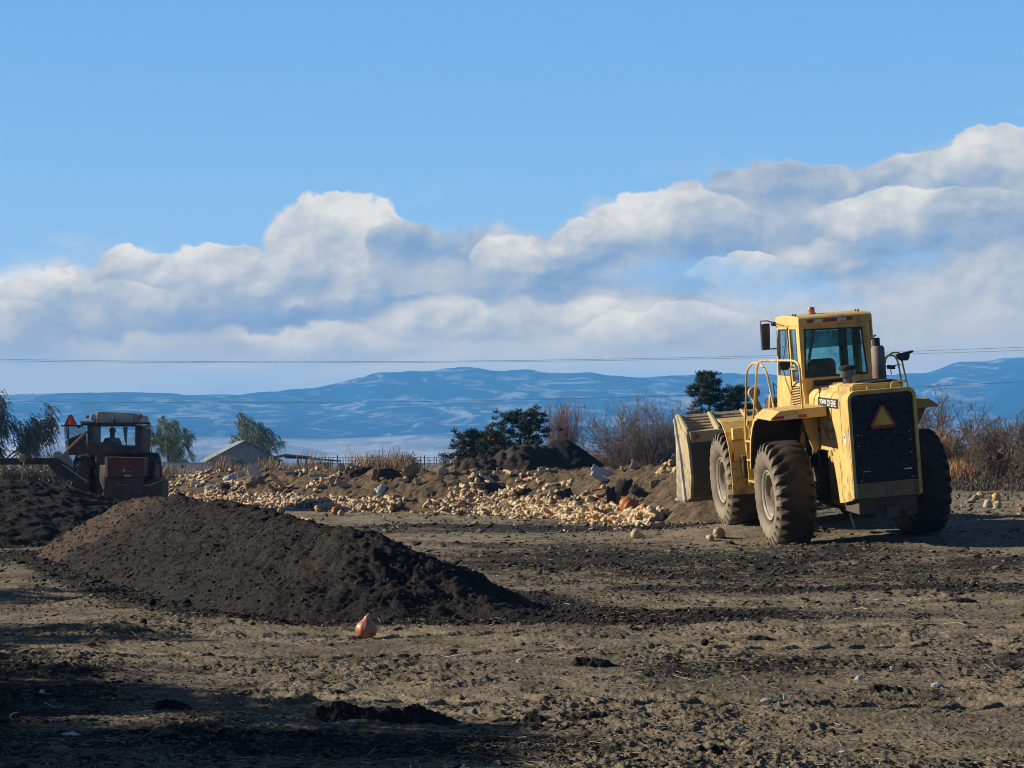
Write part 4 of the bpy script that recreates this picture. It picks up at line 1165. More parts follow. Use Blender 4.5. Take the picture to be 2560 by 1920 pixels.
sq_me = []
for k, (v, f) in enumerate(SQ):
    me_o = mesh_np('squash', v, f, None, smooth=True); me = me_o.data; bpy.data.objects.remove(me_o)
    for j in range(3):
        c = me.copy(); c.materials.append(M_sq[j]); sq_me.append((k, j, c))
LAB = [('pale cream butternut squash dumped along the foot of the long heap', 'cream squash along the heap'),
       ('dull tan butternut squash dumped along the foot of the long heap', 'tan squash along the heap'),
       ('yellow orange squash dumped along the foot of the long heap', 'yellow squash along the heap')]
def put_squash(p, j, k=None, s=1.0, rot=None, label=None, group=None):
    k = random.randrange(4) if k is None else k
    me = [m_ for (a, b, m_) in sq_me if a == k and b == j][0]
    o = bpy.data.objects.new('squash', me); COL.objects.link(o)
    o.location = p; o.rotation_euler = rot or (random.uniform(1.1, 2.0), random.uniform(-.4, .4), random.uniform(0, 6.28)); o.scale = (s, s, s)
    tag(o, label or LAB[j][0], 'squash', group if label else LAB[j][1])
    return o
for i in indl:
    q = random.random(); j = 0 if q < .62 else (1 if q < .9 else 2)
    put_squash((S_[i, 0], S_[i, 1], sz_[i]), j, s=random.uniform(.95, 1.4))

def onheap(u, v):
    # march along the sight line to the heap surface
    t = np.linspace(40, 95, 1400); X = (u - 1280) / 5000 * t; Zr = 1.45 - (v - 1155) / 5000 * t
    Hs = heap_z(X, t)
    k = np.where(Hs >= Zr)[0]
    i = k[0] if len(k) else int(np.argmin(np.abs(Hs - Zr)))
    return Vector((X[i], t[i], Hs[i]))
pk_me = {}
def pumpkin(p, size, mat, label, tilt=(0, 0, 0), squash=1.0, cat='pumpkin'):
    o = mesh_np('pumpkin', PK[0], PK[1], mat, smooth=True)
    s = size / .39
    o.scale = (s, s, s * squash); o.location = Vector(p) + Vector((0, 0, .145 * s * squash)); o.rotation_euler = tilt
    tag(o, label, cat)
    return o
pumpkin(onheap(1574, 1287) + Vector((-.02, -.30, .02)), .50, M_pump, 'large orange pumpkin in front of torn dark boxes near the bucket', (.2, .5, 0), .95)
pumpkin(onground(841, 1287), .27, M_pump, 'small bright orange pumpkin on the dirt before the left part of the heap', (1.1, .3, .4))
pumpkin(onground(865, 1278), .28, M_pump2, 'broken red orange pumpkin just behind the small bright orange one', (.8, 1.0, 1))
pumpkin(onground(704, 1283), .22, M_pump2, 'brownish pumpkin in front of the dark green squash', (.3, .2, 1))
pumpkin(onground(712, 1268) + Vector((0, 0, .1)), .30, M_green, 'dark green round squash at the foot of the left part of the heap', (1.3, .2, .4), .8, 'squash')
pumpkin(onground(797, 1280), .26, M_sq[2], 'pale yellow ribbed squash left of the small bright orange pumpkin', (.2, .9, .3), .8, 'squash')
pumpkin(onground(1797, 1345), .24, M_sq[1], 'brown soil covered pumpkin on the dirt beside the loader front wheel', (1.2, .1, .5), .85)
pumpkin(onground(2555, 1280), .16, M_pump, 'orange squash piece at the right edge of the yard', (1.2, .1, .5), .7, 'squash')
for (u, v, j, k, s, lab) in [
        (615, 1276, 1, 3, 1.2, 'round tan squash alone on the dirt left of the loose cluster'),
        (635, 1280, 0, 1, 1.2, 'cream squash in the loose cluster on the dirt before the big bent cardboard'),
        (652, 1281, 0, 0, 1.2, 'long cream squash lying beside the loose cluster before the heap'),
        (778, 1312, 1, 0, 1.4, 'broken tan squash farthest out on the dark dirt behind the compost ridge'),
        (853, 1290, 0, 1, 1.3, 'pale squash touching the small bright orange pumpkin'),
        (1189, 1314, 2, 0, .9, 'orange squash shard lying flat on the bare dirt before the heap'),
        (1589, 1345, 0, 1, 1.3, 'split cream squash on the dirt below the large orange pumpkin'),
        (1596, 1318, 0, 3, 1.0, 'small round cream squash just in front of the heap by the bucket'),
        (1645, 1322, 0, 0, 1.3, 'cream squash at the very foot of the heap beside the bucket corner'),
        (1700, 1290, 1, 2, 1.3, 'long tan squash sliding off the heap toward the bucket'),
        (1775, 1352, 1, 0, 1.0, 'small squash shard left of the soil covered pumpkin'),
        (2438, 1250, 1, 1, 1.2, 'tan squash pair half beyond the loader shadow on the right'),
        (2449, 1246, 1, 3, 1.4, 'round tan squash resting against the tan squash right of the loader'),
        (2489, 1252, 2, 3, 1.6, 'broken open orange squash on the ground right of the loader'),
        (2467, 1270, 0, 3, 1.5, 'white round squash at the shadow edge right of the loader'),
        (2492, 1270, 0, 3, 1.3, 'greyish round squash right of the white round squash'),
        (2430, 1258, 1, 0, 1.0, 'narrow squash on the shadow border nearest the loader rear wheel')]:
    p = onground(u, v)
    put_squash(p + Vector((0, 0, .055 * s)), j, k, s, label=lab)
# gourd-shaped pumpkin in the foreground
def fore_gourd():
    V_, F = lathe_np([(.006, -.078), (.05, -.080), (.082, -.062), (.097, -.028), (.096, .000), (.084, .028), (.062, .050), (.042, .068), (.028, .085), (.024, .095), (.020, .104)], 48, 0, 12, .035)
    V_[:, 0] *= 1 + .06 * pn(V_[:, 1] * 20, V_[:, 2] * 20, 3); V_ *= .95
    m, n, b = new_mat('gourd_skin')
    o_ = n.new('ShaderNodeTexCoord').outputs['Object']
    c = n.mix(n.rng(n.noise(o_, 14, 5, .65), .35, .65), (.40, .13, .065), (.50, .22, .12))
    c = n.mix(n.rng(n.noise(o_, 40, 4, .7), .6, .72), c, (.30, .16, .09))
    sep = n.new('ShaderNodeSeparateXYZ'); n.put(sep.inputs[0], o_)
    c = n.mix(n.rng(sep.outputs[2], .05, .11), c, (.52, .31, .18))
    n.put(b.inputs['Base Color'], c); b.inputs['Roughness'].default_value = .45
    bp = n.new('ShaderNodeBump'); bp.inputs['Strength'].default_value = .4; bp.inputs['Distance'].default_value = .01
    n.put(bp.inputs['Height'], n.noise(o_, 30, 4, .6)); n.put(b.inputs['Normal'], bp.outputs[0])
    g = mesh_np('gourd', V_, F, m, smooth=True)
    p = onground(918, 1589); g.location = p + Vector((0, 0, .075))
    g.rotation_euler = (R(5), R(4), 0)
    tag(g, 'single orange pear shaped gourd standing on the dirt before the compost ridge', 'gourd')
    st = MB().tube([(0, 0, .095), (.006, 0, .108), (.016, .0, .112)], .013, 8, True, .010).build('stem', mat_plain('dry_stem', (.36, .26, .13), .8), g, 0, True)
fore_gourd()

# ---- cardboard, boards and sheets in the heap
M_card = mat_plain('cardboard', (.27, .185, .105), .85, 0, .2, .15, 5, 0, 60, (.22, .155, .10), .5, 3)
M_card2 = mat_plain('pale_cardboard', (.44, .335, .20), .85, 0, .2, .12, 5, 0, 60, (.35, .27, .18), .5, 3)
M_sheetw = mat_plain('dirty_white_sheet', (.52, .51, .48), .6, 0, .3, .1, 5, 0, 60, (.33, .28, .22), .5, 3)
M_sheetg = mat_plain('grey_plastic', (.24, .26, .29), .55, 0, .3, .2, 5, 0, 60, (.12, .10, .08), .5, 3)
M_dkbox = mat_plain('wet_dark_cardboard', (.045, .036, .028), .8, 0, .2, .3, 5)
def bent_panel(name, w_, h_, mat, fold=.4, curl=.3, thick=.012, seed=0, torn=.06):
    rs = np.random.default_rng(seed); nx, ny = 11, 9
    X, Y = np.meshgrid(np.linspace(-w_ / 2, w_ / 2, nx), np.linspace(0, h_, ny))
    X = X + rs.normal(0, torn * .25, X.shape) * w_ * (np.abs(X) > w_ * .4)
    Y = Y + rs.normal(0, torn, X.shape) * h_ * (Y > h_ * .9)
    Z = curl * (X / w_) ** 2 * w_ + fold * np.maximum(0, Y - h_ * .55) + rs.normal(0, .010, X.shape) * w_ + .05 * w_ * pn(X / w_ * 4 + seed, Y / w_ * 4, seed)
    top_ = np.stack([X, Z, Y], -1).reshape(-1, 3); bot = top_ + np.array([0, thick, 0])
    F = grid_faces(ny, nx); n0 = len(top_)
    Fb = F[:, ::-1] + n0
    e = [r * nx for r in range(ny)]; eg = list(range(nx)) + [r * nx + nx - 1 for r in range(1, ny)] + [(ny - 1) * nx + c for c in range(nx - 2, -1, -1)] + [r * nx for r in range(ny - 2, 0, -1)]
    Fs = np.array([(eg[i], eg[i] + n0, eg[(i + 1) % len(eg)] + n0, eg[(i + 1) % len(eg)]) for i in range(len(eg))])
    return mesh_np(name, np.r_[top_, bot], np.r_[F, Fb, Fs], mat)
panels = [
    (651, 1243, .75, .55, M_card2, .9, .5, (-.9, .1, .3), 'large bent cardboard sheet arching over a dark hollow at the heap foot', 'cardboard'),
    (640, 1218, .95, .55, M_card, .5, .4, (-.3, .2, .2), 'tan cardboard sheet standing behind the large bent cardboard sheet', 'cardboard'),
    (641, 1200, .55, .72, M_sheetw, .1, .1, (.1, .25, .2), 'tall torn white panel standing up on the left end of the heap', 'panel'),
    (583, 1200, .70, .38, M_sheetw, .2, .3, (-.4, .5, .3), 'white sheet leaning on the left end of the heap', 'panel'),
    (604, 1193, .26, .20, M_sheetw, .0, .1, (0, .1, .1), 'small white square panel between the two white sheets', 'panel'),
    (573, 1222, .62, .34, M_sheetw, .3, .3, (-1.1, .3, .5), 'white sheet lying low on the left slope of the heap', 'panel'),
    (530, 1220, .55, .3, M_sheetg, .4, .4, (-.8, .2, .3), 'grey plastic sheet crumpled on the far left slope', 'panel'),
    (489, 1216, .30, .2, M_sheetw, .1, .2, (-.3, .1, .2), 'small white scrap at the far left tip of the heap', 'panel'),
    (717, 1226, .20, 1.0, M_card2, .05, .1, (.1, .75, .3), 'long pale cardboard strip leaning right on the heap', 'cardboard'),
    (698, 1232, .16, .62, M_card, .05, .1, (.1, .85, .2), 'short tan strip left of the long pale cardboard strip', 'cardboard'),
    (858, 1221, .85, .30, M_card2, .1, .1, (-.2, -.5, .2), 'folded box flap tilted up right near the middle of the left half', 'cardboard'),
    (838, 1212, .35, .42, M_card2, .3, .2, (.1, .4, .5), 'pointed pale cardboard corner standing beside the folded box flap', 'cardboard'),
    (856, 1180, .32, .40, M_card2, .4, .3, (.0, .1, .6), 'yellow cardboard peak on the ridge of the heap', 'cardboard'),
    (872, 1184, .30, .22, M_card, .4, .3, (.0, -.3, .2), 'small tan flap right of the yellow cardboard peak', 'cardboard'),
    (938, 1200, .36, .50, M_card, .3, .3, (.0, -.2, .2), 'reddish brown torn carton on the ridge', 'cardboard'),
    (962, 1232, .50, .44, M_sheetw, .4, .7, (-.5, .3, .5), 'crumpled white and dark sack low on the slope', 'sack'),
    (1036, 1188, .72, .50, M_card, .2, .15, (.1, .72, .2), 'large brown cardboard triangle poking above the ridge', 'cardboard'),
    (1016, 1187, .26, .42, M_card2, .2, .2, (.0, .1, .2), 'narrow pale flap left of the large cardboard triangle', 'cardboard'),
    (1048, 1212, .25, .34, M_card2, .2, .2, (.0, .2, .2), 'small pale flap below the large cardboard triangle', 'cardboard'),
    (1113, 1188, .45, .42, M_card2, .5, .2, (.0, .5, .2), 'pale folded cardboard pair at the foot of the brown mound', 'cardboard'),
    (1130, 1184, .45, .34, M_card, .3, .2, (-.2, .3, -.2), 'tan cardboard corner beside the pale folded pair', 'cardboard'),
    (1232, 1208, .95, .10, M_sheetw, .1, .1, (-.2, -.55, .1), 'long white board lying up the slope under the brown mound', 'board'),
    (1247, 1186, .14, .28, M_card2, .2, .1, (.0, .1, .2), 'little pointed scrap at the upper end of the long white board', 'cardboard'),
    (1358, 1185, .34, .32, M_card2, .5, .4, (.0, .1, .2), 'pale carton standing on the ridge below the black mound', 'cardboard'),
    (1520, 1192, 1.0, .20, M_sheetw, .1, .1, (-.3, -.42, .1), 'broad white board on the slope below the right flank of the black mound', 'board'),
    (1506, 1203, .75, .16, M_sheetw, .1, .1, (-.4, -.5, .1), 'lower white board parallel to the broad white board', 'board'),
    (1583, 1172, .30, .34, M_card2, .9, .6, (.2, -.4, .4), 'crumpled pale paper standing on the ridge under the grey bush', 'cardboard'),
    (1338, 1260, .62, .42, M_card2, .4, .3, (-.4, .3, -.2), 'pale cardboard piece among squash at the middle of the heap foot', 'cardboard'),
    (1365, 1243, .42, .26, M_card2, .7, .4, (-.7, .2, .4), 'crushed carton end right of the pale cardboard piece', 'cardboard'),
    (1530, 1268, .34, .62, M_dkbox, .2, .3, (.1, .1, .5), 'dark torn box side standing left of the large orange pumpkin', 'cardboard'),
    (1562, 1240, .55, .50, M_dkbox, .5, .6, (.2, .1, -.2), 'dark wet carton above the large orange pumpkin', 'cardboard'),
    (1600, 1246, .85, .30, M_dkbox, .3, .3, (.0, -.55, -.2), 'dark carton flap rising right above the large orange pumpkin', 'cardboard'),
    (1545, 1262, .25, .50, M_card, .2, .3, (.1, .1, .1), 'brown box side between the two dark torn boxes', 'cardboard'),
    (1410, 1245, .7, .3, M_dkbox, .3, .4, (-.3, .3, .2), 'dark rotten carton in the middle of the slope', 'cardboard'),
    (1240, 1232, .7, .25, M_dkbox, .4, .4, (-.3, -.2, .2), 'dark rotten carton under the brown mound slope', 'cardboard'),
    (905, 1188, .9, .3, M_dkbox, .4, .4, (-.3, .2, .2), 'dark carton on the ridge left of the cardboard triangle', 'cardboard'),
    (985, 1196, 1.2, .4, M_dkbox, .5, .5, (-.3, -.2, .3), 'dark torn tarpaulin over the ridge', 'tarpaulin'),
    (560, 1228, .40, .36, M_dkbox, .5, .9, (.0, -.2, .2), 'dark round container mouth on the far left slope', 'container'),
    (750, 1185, 1.0, .12, M_sheetg, .1, .1, (-.1, .05, .1), 'long grey board flat along the ridge of the left half', 'board'),
    (815, 1190, 1.1, .10, M_sheetw, .1, .1, (-.1, .0, .1), 'long pale rail lying along the ridge', 'board'),
    (1640, 1215, .26, .2, M_card, .3, .3, (-.4, .2, .2), 'small brown flap on the bare soil slope near the bucket', 'cardboard'),
]
for i, (u, v, w_, h_, mt, fo, cu_, ro, lab, cat) in enumerate(panels):
    p = onheap(u, v)
    nm = {'cardboard': 'cardboard_sheet', 'panel': 'plastic_sheet', 'board': 'board', 'sack': 'torn_sack', 'tarpaulin': 'tarpaulin', 'container': 'container'}[cat]
    kk = .72 if h_ > .25 else 1.0
    kk *= 1.15 if mt is M_dkbox else 1
    o = bent_panel(nm, w_ * kk, h_ * kk, mt, fo, cu_, seed=i)
    o.location = p + Vector((0, 0, -.03)); o.rotation_euler = (ro[0], ro[1] * -1, ro[2])
    tag(o, lab, cat)
# small scraps nobody would count
nS = 1900
SS = heap_samples(nS)
sc3 = np.c_[rng.uniform(.05, .26, nS), rng.uniform(.04, .14, nS), rng.uniform(.02, .05, nS)]
tp = (np.array([(-.5, -.5, 0), (.5, -.45, .3), (.5, .5, 0), (-.45, .5, .5), (-.5, -.5, .3), (.5, -.45, .6), (.5, .5, .3), (-.45, .5, .8)]), np.array([(0, 3, 2, 1), (4, 5, 6, 7), (0, 1, 5, 4), (1, 2, 6, 5), (2, 3, 7, 6), (3, 0, 4, 7)]))
def mat_scrap():
    m, n, b = new_mat('scrap_mix')
    at = n.new('ShaderNodeAttribute', attribute_name='val').outputs['Fac']
    c = n.ramp(at, [(0, (.03, .026, .02)), (.45, (.10, .075, .05)), (.6, (.36, .27, .17)), (.8, (.52, .42, .28)), (.92, (.62, .60, .56)), (1, (.20, .24, .28))], 'CONSTANT')
    n.put(b.inputs['Base Color'], c); b.inputs['Roughness'].default_value = .8
    return m
M_scrap = mat_scrap()
o = scatter_mesh('heap_scraps', [tp], np.c_[SS[:, 0], SS[:, 1], heap_z(SS[:, 0], SS[:, 1]) + .04], rotm(rng.uniform(-1.2, 1.2, nS), rng.uniform(-1.2, 1.2, nS), rng.uniform(0, 6.3, nS)), sc3, M_scrap, rng.random(nS))
tag(o, kind='stuff')
# ================================================================== PLANTS
def segs_mesh(name, A, B, ra, rb, mat, parent=None):
    """tapered three-sided twigs between point arrays A and B"""
    A = np.array(A, float); B = np.array(B, float); ra = np.array(ra)[:, None]; rb = np.array(rb)[:, None]
    d = B - A; d /= np.maximum(np.linalg.norm(d, axis=1, keepdims=True), 1e-6)
    up = np.where(np.abs(d[:, 2:3]) < .9, np.array([[0, 0, 1.]]), np.array([[1., 0, 0]]))
    u = np.cross(d, up); u /= np.linalg.norm(u, axis=1, keepdims=True); v = np.cross(d, u)
    Vs = []
    for (P_, r) in ((A, ra), (B, rb)):
        for k in range(3):
            a = k * 2.0944
            Vs.append(P_ + (u * math.cos(a) + v * math.sin(a)) * r)
    n = len(A)
    V_ = np.stack(Vs, 1).reshape(-1, 3)
    b = (np.arange(n) * 6)[:, None]
    F = np.concatenate([b + np.array([[k, (k + 1) % 3, 3 + (k + 1) % 3, 3 + k]]) for k in range(3)])
    return mesh_np(name, V_, F, mat, parent)

def mat_leaf(name, a, b2, rough=.6, trans=.25):
    m, n, b = new_mat(name)
    at = n.new('ShaderNodeAttribute', attribute_name='val').outputs['Fac']
    c = n.mix(at, a, b2)
    n.put(b.inputs['Base Color'], c); b.inputs['Roughness'].default_value = rough; b.inputs['Specular IOR Level'].default_value = .2
    return m
M_bark = mat_plain('grey_bark', (.13, .105, .085), .9, 0, .2, .3, 8)
M_twig = mat_plain('grey_twig', (.17, .135, .11), .9, 0, .2, .3, 4)
M_twigr = mat_plain('reddish_twig', (.22, .115, .085), .9, 0, .2, .3, 4)
M_twigb = mat_plain('brown_twig', (.19, .145, .105), .9, 0, .2, .35, 3)
M_pine = mat_leaf('pine_needles', (.014, .034, .020), (.055, .085, .036))
M_pineb = mat_leaf('pine_needles_brown', (.05, .035, .02), (.13, .075, .03))
M_will = mat_leaf('willow_leaves', (.09, .13, .055), (.36, .39, .20))
M_fall = mat_leaf('thin_autumn_leaves', (.12, .105, .065), (.28, .25, .16))
M_grassd = mat_leaf('dry_grass_blades', (.20, .125, .06), (.44, .30, .15))
M_brush = mat_leaf('brown_brush', (.05, .038, .026), (.13, .095, .062))
M_orange_g = mat_leaf('rust_grass', (.24, .115, .045), (.42, .24, .09))

def bush_segs(rs, base, n_stem, height, spread, levels=4, kids=3, r0=.02, curve=.25, shrink=.62, up=.25, lean=(0, 0), sub=3):
    A, B, Ra, Rb, tips = [], [], [], [], []
    def grow(p, d, L, r, lev):
        q = p.copy(); dd = d.copy()
        for s in range(sub):
            dd = dd + rs.normal(0, curve, 3) * .5; dd[2] += up * .12; dd /= np.linalg.norm(dd)
            q2 = q + dd * L / sub
            r2 = r * (1 - .25 * (s + 1) / sub)
            A.append(q); B.append(q2); Ra.append(r * (1 - .25 * s / sub)); Rb.append(r2); q = q2
            if lev > 0 and s < sub - 1 and rs.random() < .8:
                k = dd + rs.normal(0, .55, 3); k /= np.linalg.norm(k)
                grow(q, k, L * shrink * rs.uniform(.6, 1), r * .55, lev - 1)
        if lev > 0:
            for _ in range(kids):
                k = dd + rs.normal(0, .42, 3); k[2] += up; k /= np.linalg.norm(k)
                grow(q, k, L * shrink * rs.uniform(.7, 1.1), r * .6, lev - 1)
        else:
            tips.append((q, dd))
    for i in range(n_stem):
        a = rs.uniform(0, 6.28); sp_ = abs(rs.normal(0, .5)) * spread
        d = np.array([math.cos(a) * sp_ + lean[0], math.sin(a) * sp_ + lean[1], 1.0]); d /= np.linalg.norm(d)
        b0 = np.array(base) + np.array([math.cos(a), math.sin(a), 0]) * rs.uniform(0, .25) * spread
        grow(b0, d, height * .42 * rs.uniform(.75, 1.15), r0 * rs.uniform(.6, 1.1), levels - 1)
    return A, B, Ra, Rb, tips

def bare_shrub(name, x, y, h, spread, seed, mat, label, stems=16, levels=4, kids=2, r0=.018, up=.3, leaves=None, z=None, cat='shrub', group=None, lean=(0, 0), curve=.25, sc=(1, 1)):
    rs = np.random.default_rng(seed)
    z0 = gz(x, y) - .05 if z is None else z
    root = empty(name, (x, y, z0), label, cat, group)
    A, B, Ra, Rb, tips = bush_segs(rs, (0, 0, 0), stems, h, spread, levels, kids, r0, curve, up=up, lean=lean)
    A = np.array(A); B = np.array(B)
    zmax = np.percentile(B[:, 2], 99.5); k = h / zmax
    wd = np.percentile(np.abs(B[:, 0]), 98); kx = sc[0]
    A *= (k * kx, k * kx, k); B *= (k * kx, k * kx, k)
    Ra = np.array(Ra); Rb = np.array(Rb)
    thick = Ra > r0 * .5
    segs_mesh('stems', A[thick], B[thick], Ra[thick], Rb[thick], mat, root)
    segs_mesh('twigs', A[~thick], B[~thick], np.maximum(Ra[~thick], .0055), np.maximum(Rb[~thick], .0045), mat, root)
    if leaves:
        lm, cnt, size, jit = leaves
        tp_ = np.array([t[0] for t in tips]) * (k * kx, k * kx, k)
        idx = rs.integers(0, len(tp_), cnt)
        pos = tp_[idx] + rs.normal(0, jit, (cnt, 3))
        leaf_quads('leaves', pos, size, rs, lm, root)
    return root

def leaf_quads(name, pos, size, rs, mat, parent, aim=None, aspect=2.2, val=None):
    n = len(pos)
    d = rs.normal(0, 1, (n, 3)) if aim is None else np.array(aim)[None] + rs.normal(0, .35, (n, 3))
    d /= np.linalg.norm(d, axis=1, keepdims=True)
    u = np.cross(d, rs.normal(0, 1, (n, 3))); u /= np.linalg.norm(u, axis=1, keepdims=True)
    s = (size * rs.uniform(.6, 1.4, n))[:, None]
    L = d * s * aspect / 2; W_ = u * s / 2
    V_ = np.stack([pos - L, pos + W_ * .9, pos + L, pos - W_ * .9], 1).reshape(-1, 3)
    F = np.arange(n * 4).reshape(-1, 4)
    return mesh_np(name, V_, F, mat, parent, attr={'val': np.repeat(rs.random(n) if val is None else val, 4)})

def pine(x, y, h, w_, seed, label, lean=0, z=None, brown=.08, squat=1.0, n_l=34):
    rs = np.random.default_rng(seed)
    z0 = gz(x, y) - .1 if z is None else z
    root = empty('pine_tree', (x, y, z0), label, 'tree')
    A, B, Ra, Rb = [], [], [], []
    tr = [np.array([lean * t * t + .08 * math.sin(t * 5 + seed), 0, h * t]) for t in np.linspace(0, .96, 9)]
    for i in range(8): A.append(tr[i]); B.append(tr[i + 1]); Ra.append(.09 * (1 - i / 9)); Rb.append(.09 * (1 - (i + 1) / 9))
    segs_mesh('trunk', A, B, Ra, Rb, M_bark, root)
    A, B, Ra, Rb = [], [], [], []; cl = []
    for i in range(n_l):
        t = .18 + .80 * (i / n_l) ** .9 + rs.normal(0, .02); t = min(t, .97)
        p = np.array([np.interp(t, np.linspace(0, .96, 9), [q[0] for q in tr]), 0, h * t])
        a = rs.uniform(0, 6.28); env = w_ * .5 * (1.05 - t) ** .62 * rs.uniform(.55, 1.2) + .12
        d = np.array([math.cos(a), math.sin(a), rs.uniform(.1, .55)])
        q = p.copy()
        for s in range(4):
            q2 = q + d * env / 4 + np.array([0, 0, .04 * s * env])
            A.append(q); B.append(q2); Ra.append(.022 - s * .004); Rb.append(.018 - s * .004)
            if s >= 1:
                for _ in range(3 if s > 1 else 2):
                    cl.append(q2 + rs.normal(0, .11 + .05 * env, 3) * (1, 1, .7))
            q = q2
    segs_mesh('limbs', A, B, Ra, Rb, M_bark, root)
    cl = np.array(cl); cl = cl[cl[:, 2] > .15]
    npc = 42
    base = np.repeat(cl, npc, 0)
    dirs = rs.normal(0, 1, (len(base), 3)); dirs[:, 2] = np.abs(dirs[:, 2]) * .9 + .15; dirs /= np.linalg.norm(dirs, axis=1, keepdims=True)
    rad = rs.uniform(.05, .17, len(base))[:, None]
    pos = base + dirs * rad
    n = len(pos); u = np.cross(dirs, rs.normal(0, 1, (n, 3))); u /= np.linalg.norm(u, axis=1, keepdims=True)
    L = dirs * .085; W_ = u * .012
    V_ = np.stack([pos - L - W_ * .4, pos - L + W_ * .4, pos + L + W_, pos + L - W_], 1).reshape(-1, 3)
    tone = np.repeat(rs.random(len(cl)) * .6, npc) + rs.random(n) * .4
    br = np.repeat(rs.random(len(cl)) < brown, npc)
    for nm, mk, mt in (('crown', ~br, M_pine), ('dead_needles', br, M_pineb)):
        if mk.sum() == 0: continue
        idx = np.where(mk)[0]
        Vv = V_.reshape(-1, 4, 3)[idx].reshape(-1, 3)
        mesh_np(nm, Vv, np.arange(len(Vv)).reshape(-1, 4), mt, root, attr={'val': np.repeat(tone[idx], 4)})
    return root

def willow(x, y, h, w_, seed, label, wind=.5, z=None, dens=1.0, stray=True, mat=M_will):
    rs = np.random.default_rng(seed)
    z0 = 0 if z is None else z
    root = empty('willow_tree', (x, y, z0), label, 'tree')
    A, B, Ra, Rb, tips = bush_segs(rs, (0, 0, 0), 5, h, .75, 4, 2, .12, .22, .66, .35)
    A = np.array(A); B = np.array(B); k = h * .92 / B[:, 2].max(); kx = w_ * .40 / np.percentile(np.abs(B[:, 0]), 97)
    sc = np.array([kx, kx, k]); A *= sc; B *= sc
    Ra = np.array(Ra); Rb = np.array(Rb); th = Ra > .05
    segs_mesh('trunk', A[th], B[th], Ra[th], Rb[th], M_bark, root)
    segs_mesh('limbs', A[~th], B[~th], np.maximum(Ra[~th], .012), np.maximum(Rb[~th], .01), M_bark, root)
    T = np.array([t[0] for t in tips]) * sc
    cx = rs.choice(len(T), int(len(T) * .8), replace=False)
    pos, dr, tn = [], [], []
    for i in cx:
        c = T[i]
        for _ in range(int(7 * dens)):
            p = c + rs.normal(0, .12 * w_ / 5, 3)
            d = np.array([wind * rs.uniform(.2, 1.3), rs.normal(0, .3), rs.uniform(-.1, .5)]); ton = rs.random()
            for s in range(9):
                p = p + d * .11; d = d + np.array([.03, 0, -.17]); pos.append(p.copy()); dr.append(d / np.linalg.norm(d)); tn.append(ton * .7 + rs.random() * .3)
    pos = np.array(pos); dr = np.array(dr) + rs.normal(0, .3, (len(pos), 3)); dr /= np.linalg.norm(dr, axis=1, keepdims=True)
    keep = pos[:, 2] > .3; pos = pos[keep]; dr = dr[keep]; tn = np.array(tn)[keep]
    n = len(pos); u = np.cross(dr, rs.normal(0, 1, (n, 3))); u /= np.linalg.norm(u, axis=1, keepdims=True)
    L = dr * .10; W_ = u * .026
    V_ = np.stack([pos - L, pos + W_, pos + L, pos - W_], 1).reshape(-1, 3)
    mesh_np('crown', V_, np.arange(4 * n).reshape(-1, 4), mat, root, attr={'val': np.repeat(tn, 4)})
    return root

def at(u, D_): return (u - 1280) / 5000 * D_
def topz(v, D_): return 1.45 + (1155 - v) / 5000 * D_

willow(at(418, 180), 180, topz(1030, 180), 5.6, 11, 'grey green willow blown by the wind right of the tractor', .3, dens=2.0)
willow(at(622, 235), 235, topz(1018, 235), 7.0, 12, 'green willow rising behind the old wooden shed', .3, dens=2.2)
willow(at(-40, 112), 112, topz(930, 112), 8.6, 13, 'tall half bare tree at the left edge of the picture', .2, dens=3.0, mat=M_fall)
pine(at(1302, 86), 86, topz(1020, 86) - .2, 3.6, 21, 'dark pine tree above the left shoulder of the black mound', .1, brown=.05, n_l=46)
pine(at(1215, 84), 84, topz(1078, 84) - .2, 4.4, 22, 'low spreading pine with browned needles left of the dark pine tree', -.4, brown=.28, n_l=40)
pine(at(1768, 88), 88, topz(935, 88) - gz(at(1768, 88), 88), 3.0, 23, 'tall dark pine tree directly behind the loader bucket', 0, brown=.04, n_l=54)
pine(at(1835, 90), 90, topz(968, 90) - gz(at(1835, 90), 90), 1.7, 24, 'slimmer pine tree between the tall pine and the loader ladder', .2, brown=.04, n_l=34)
bare_shrub('red_stemmed_shrub', at(1408, 91), 91, topz(1004, 91) - gz(at(1408, 91), 91), .55, 31, M_twigr, 'upright reddish bare shrub between the dark pine and the grey bush', 60, 4, 2, .014, .55, curve=.13, sc=(.95, 1))
bare_shrub('bare_bush', at(1625, 72), 72, topz(1010, 72) - gz(at(1625, 72), 72) + .05, 1.0, 32, M_twig, 'large grey leafless bush left of the loader bucket', 84, 5, 2, .017, .22, curve=.22, sc=(1.25, 1))
bare_shrub('bare_bush', at(1600, 74), 74, 1.9, 1.1, 37, M_twig, 'lower arching grey bush behind the left side of the large grey bush', 34, 4, 2, .015, .1, lean=(-.5, 0), sc=(1.1, 1))
bare_shrub('bare_tree', at(2352, 92), 92, topz(972, 92) - gz(at(2352, 92), 92), .7, 33, M_twig, 'small grey leafless tree right behind the loader rear wheel', 9, 5, 3, .04, .30, cat='tree', sc=(1.2, 1))
bare_shrub('bare_bush', at(2285, 84), 84, 2.6, .8, 38, M_twig, 'thin grey bush showing between the loader and the small leafless tree', 34, 4, 2, .014, .3, sc=(1.2, 1))
bare_shrub('bramble_thicket', at(2490, 68), 68, topz(1050, 68) - gz(at(2490, 68), 68), 1.1, 34, M_twigb, 'dense brown thicket near the right edge of the picture', 40, 5, 2, .015, .12, leaves=(M_brush, 1300, .035, .06), sc=(.8, 1))
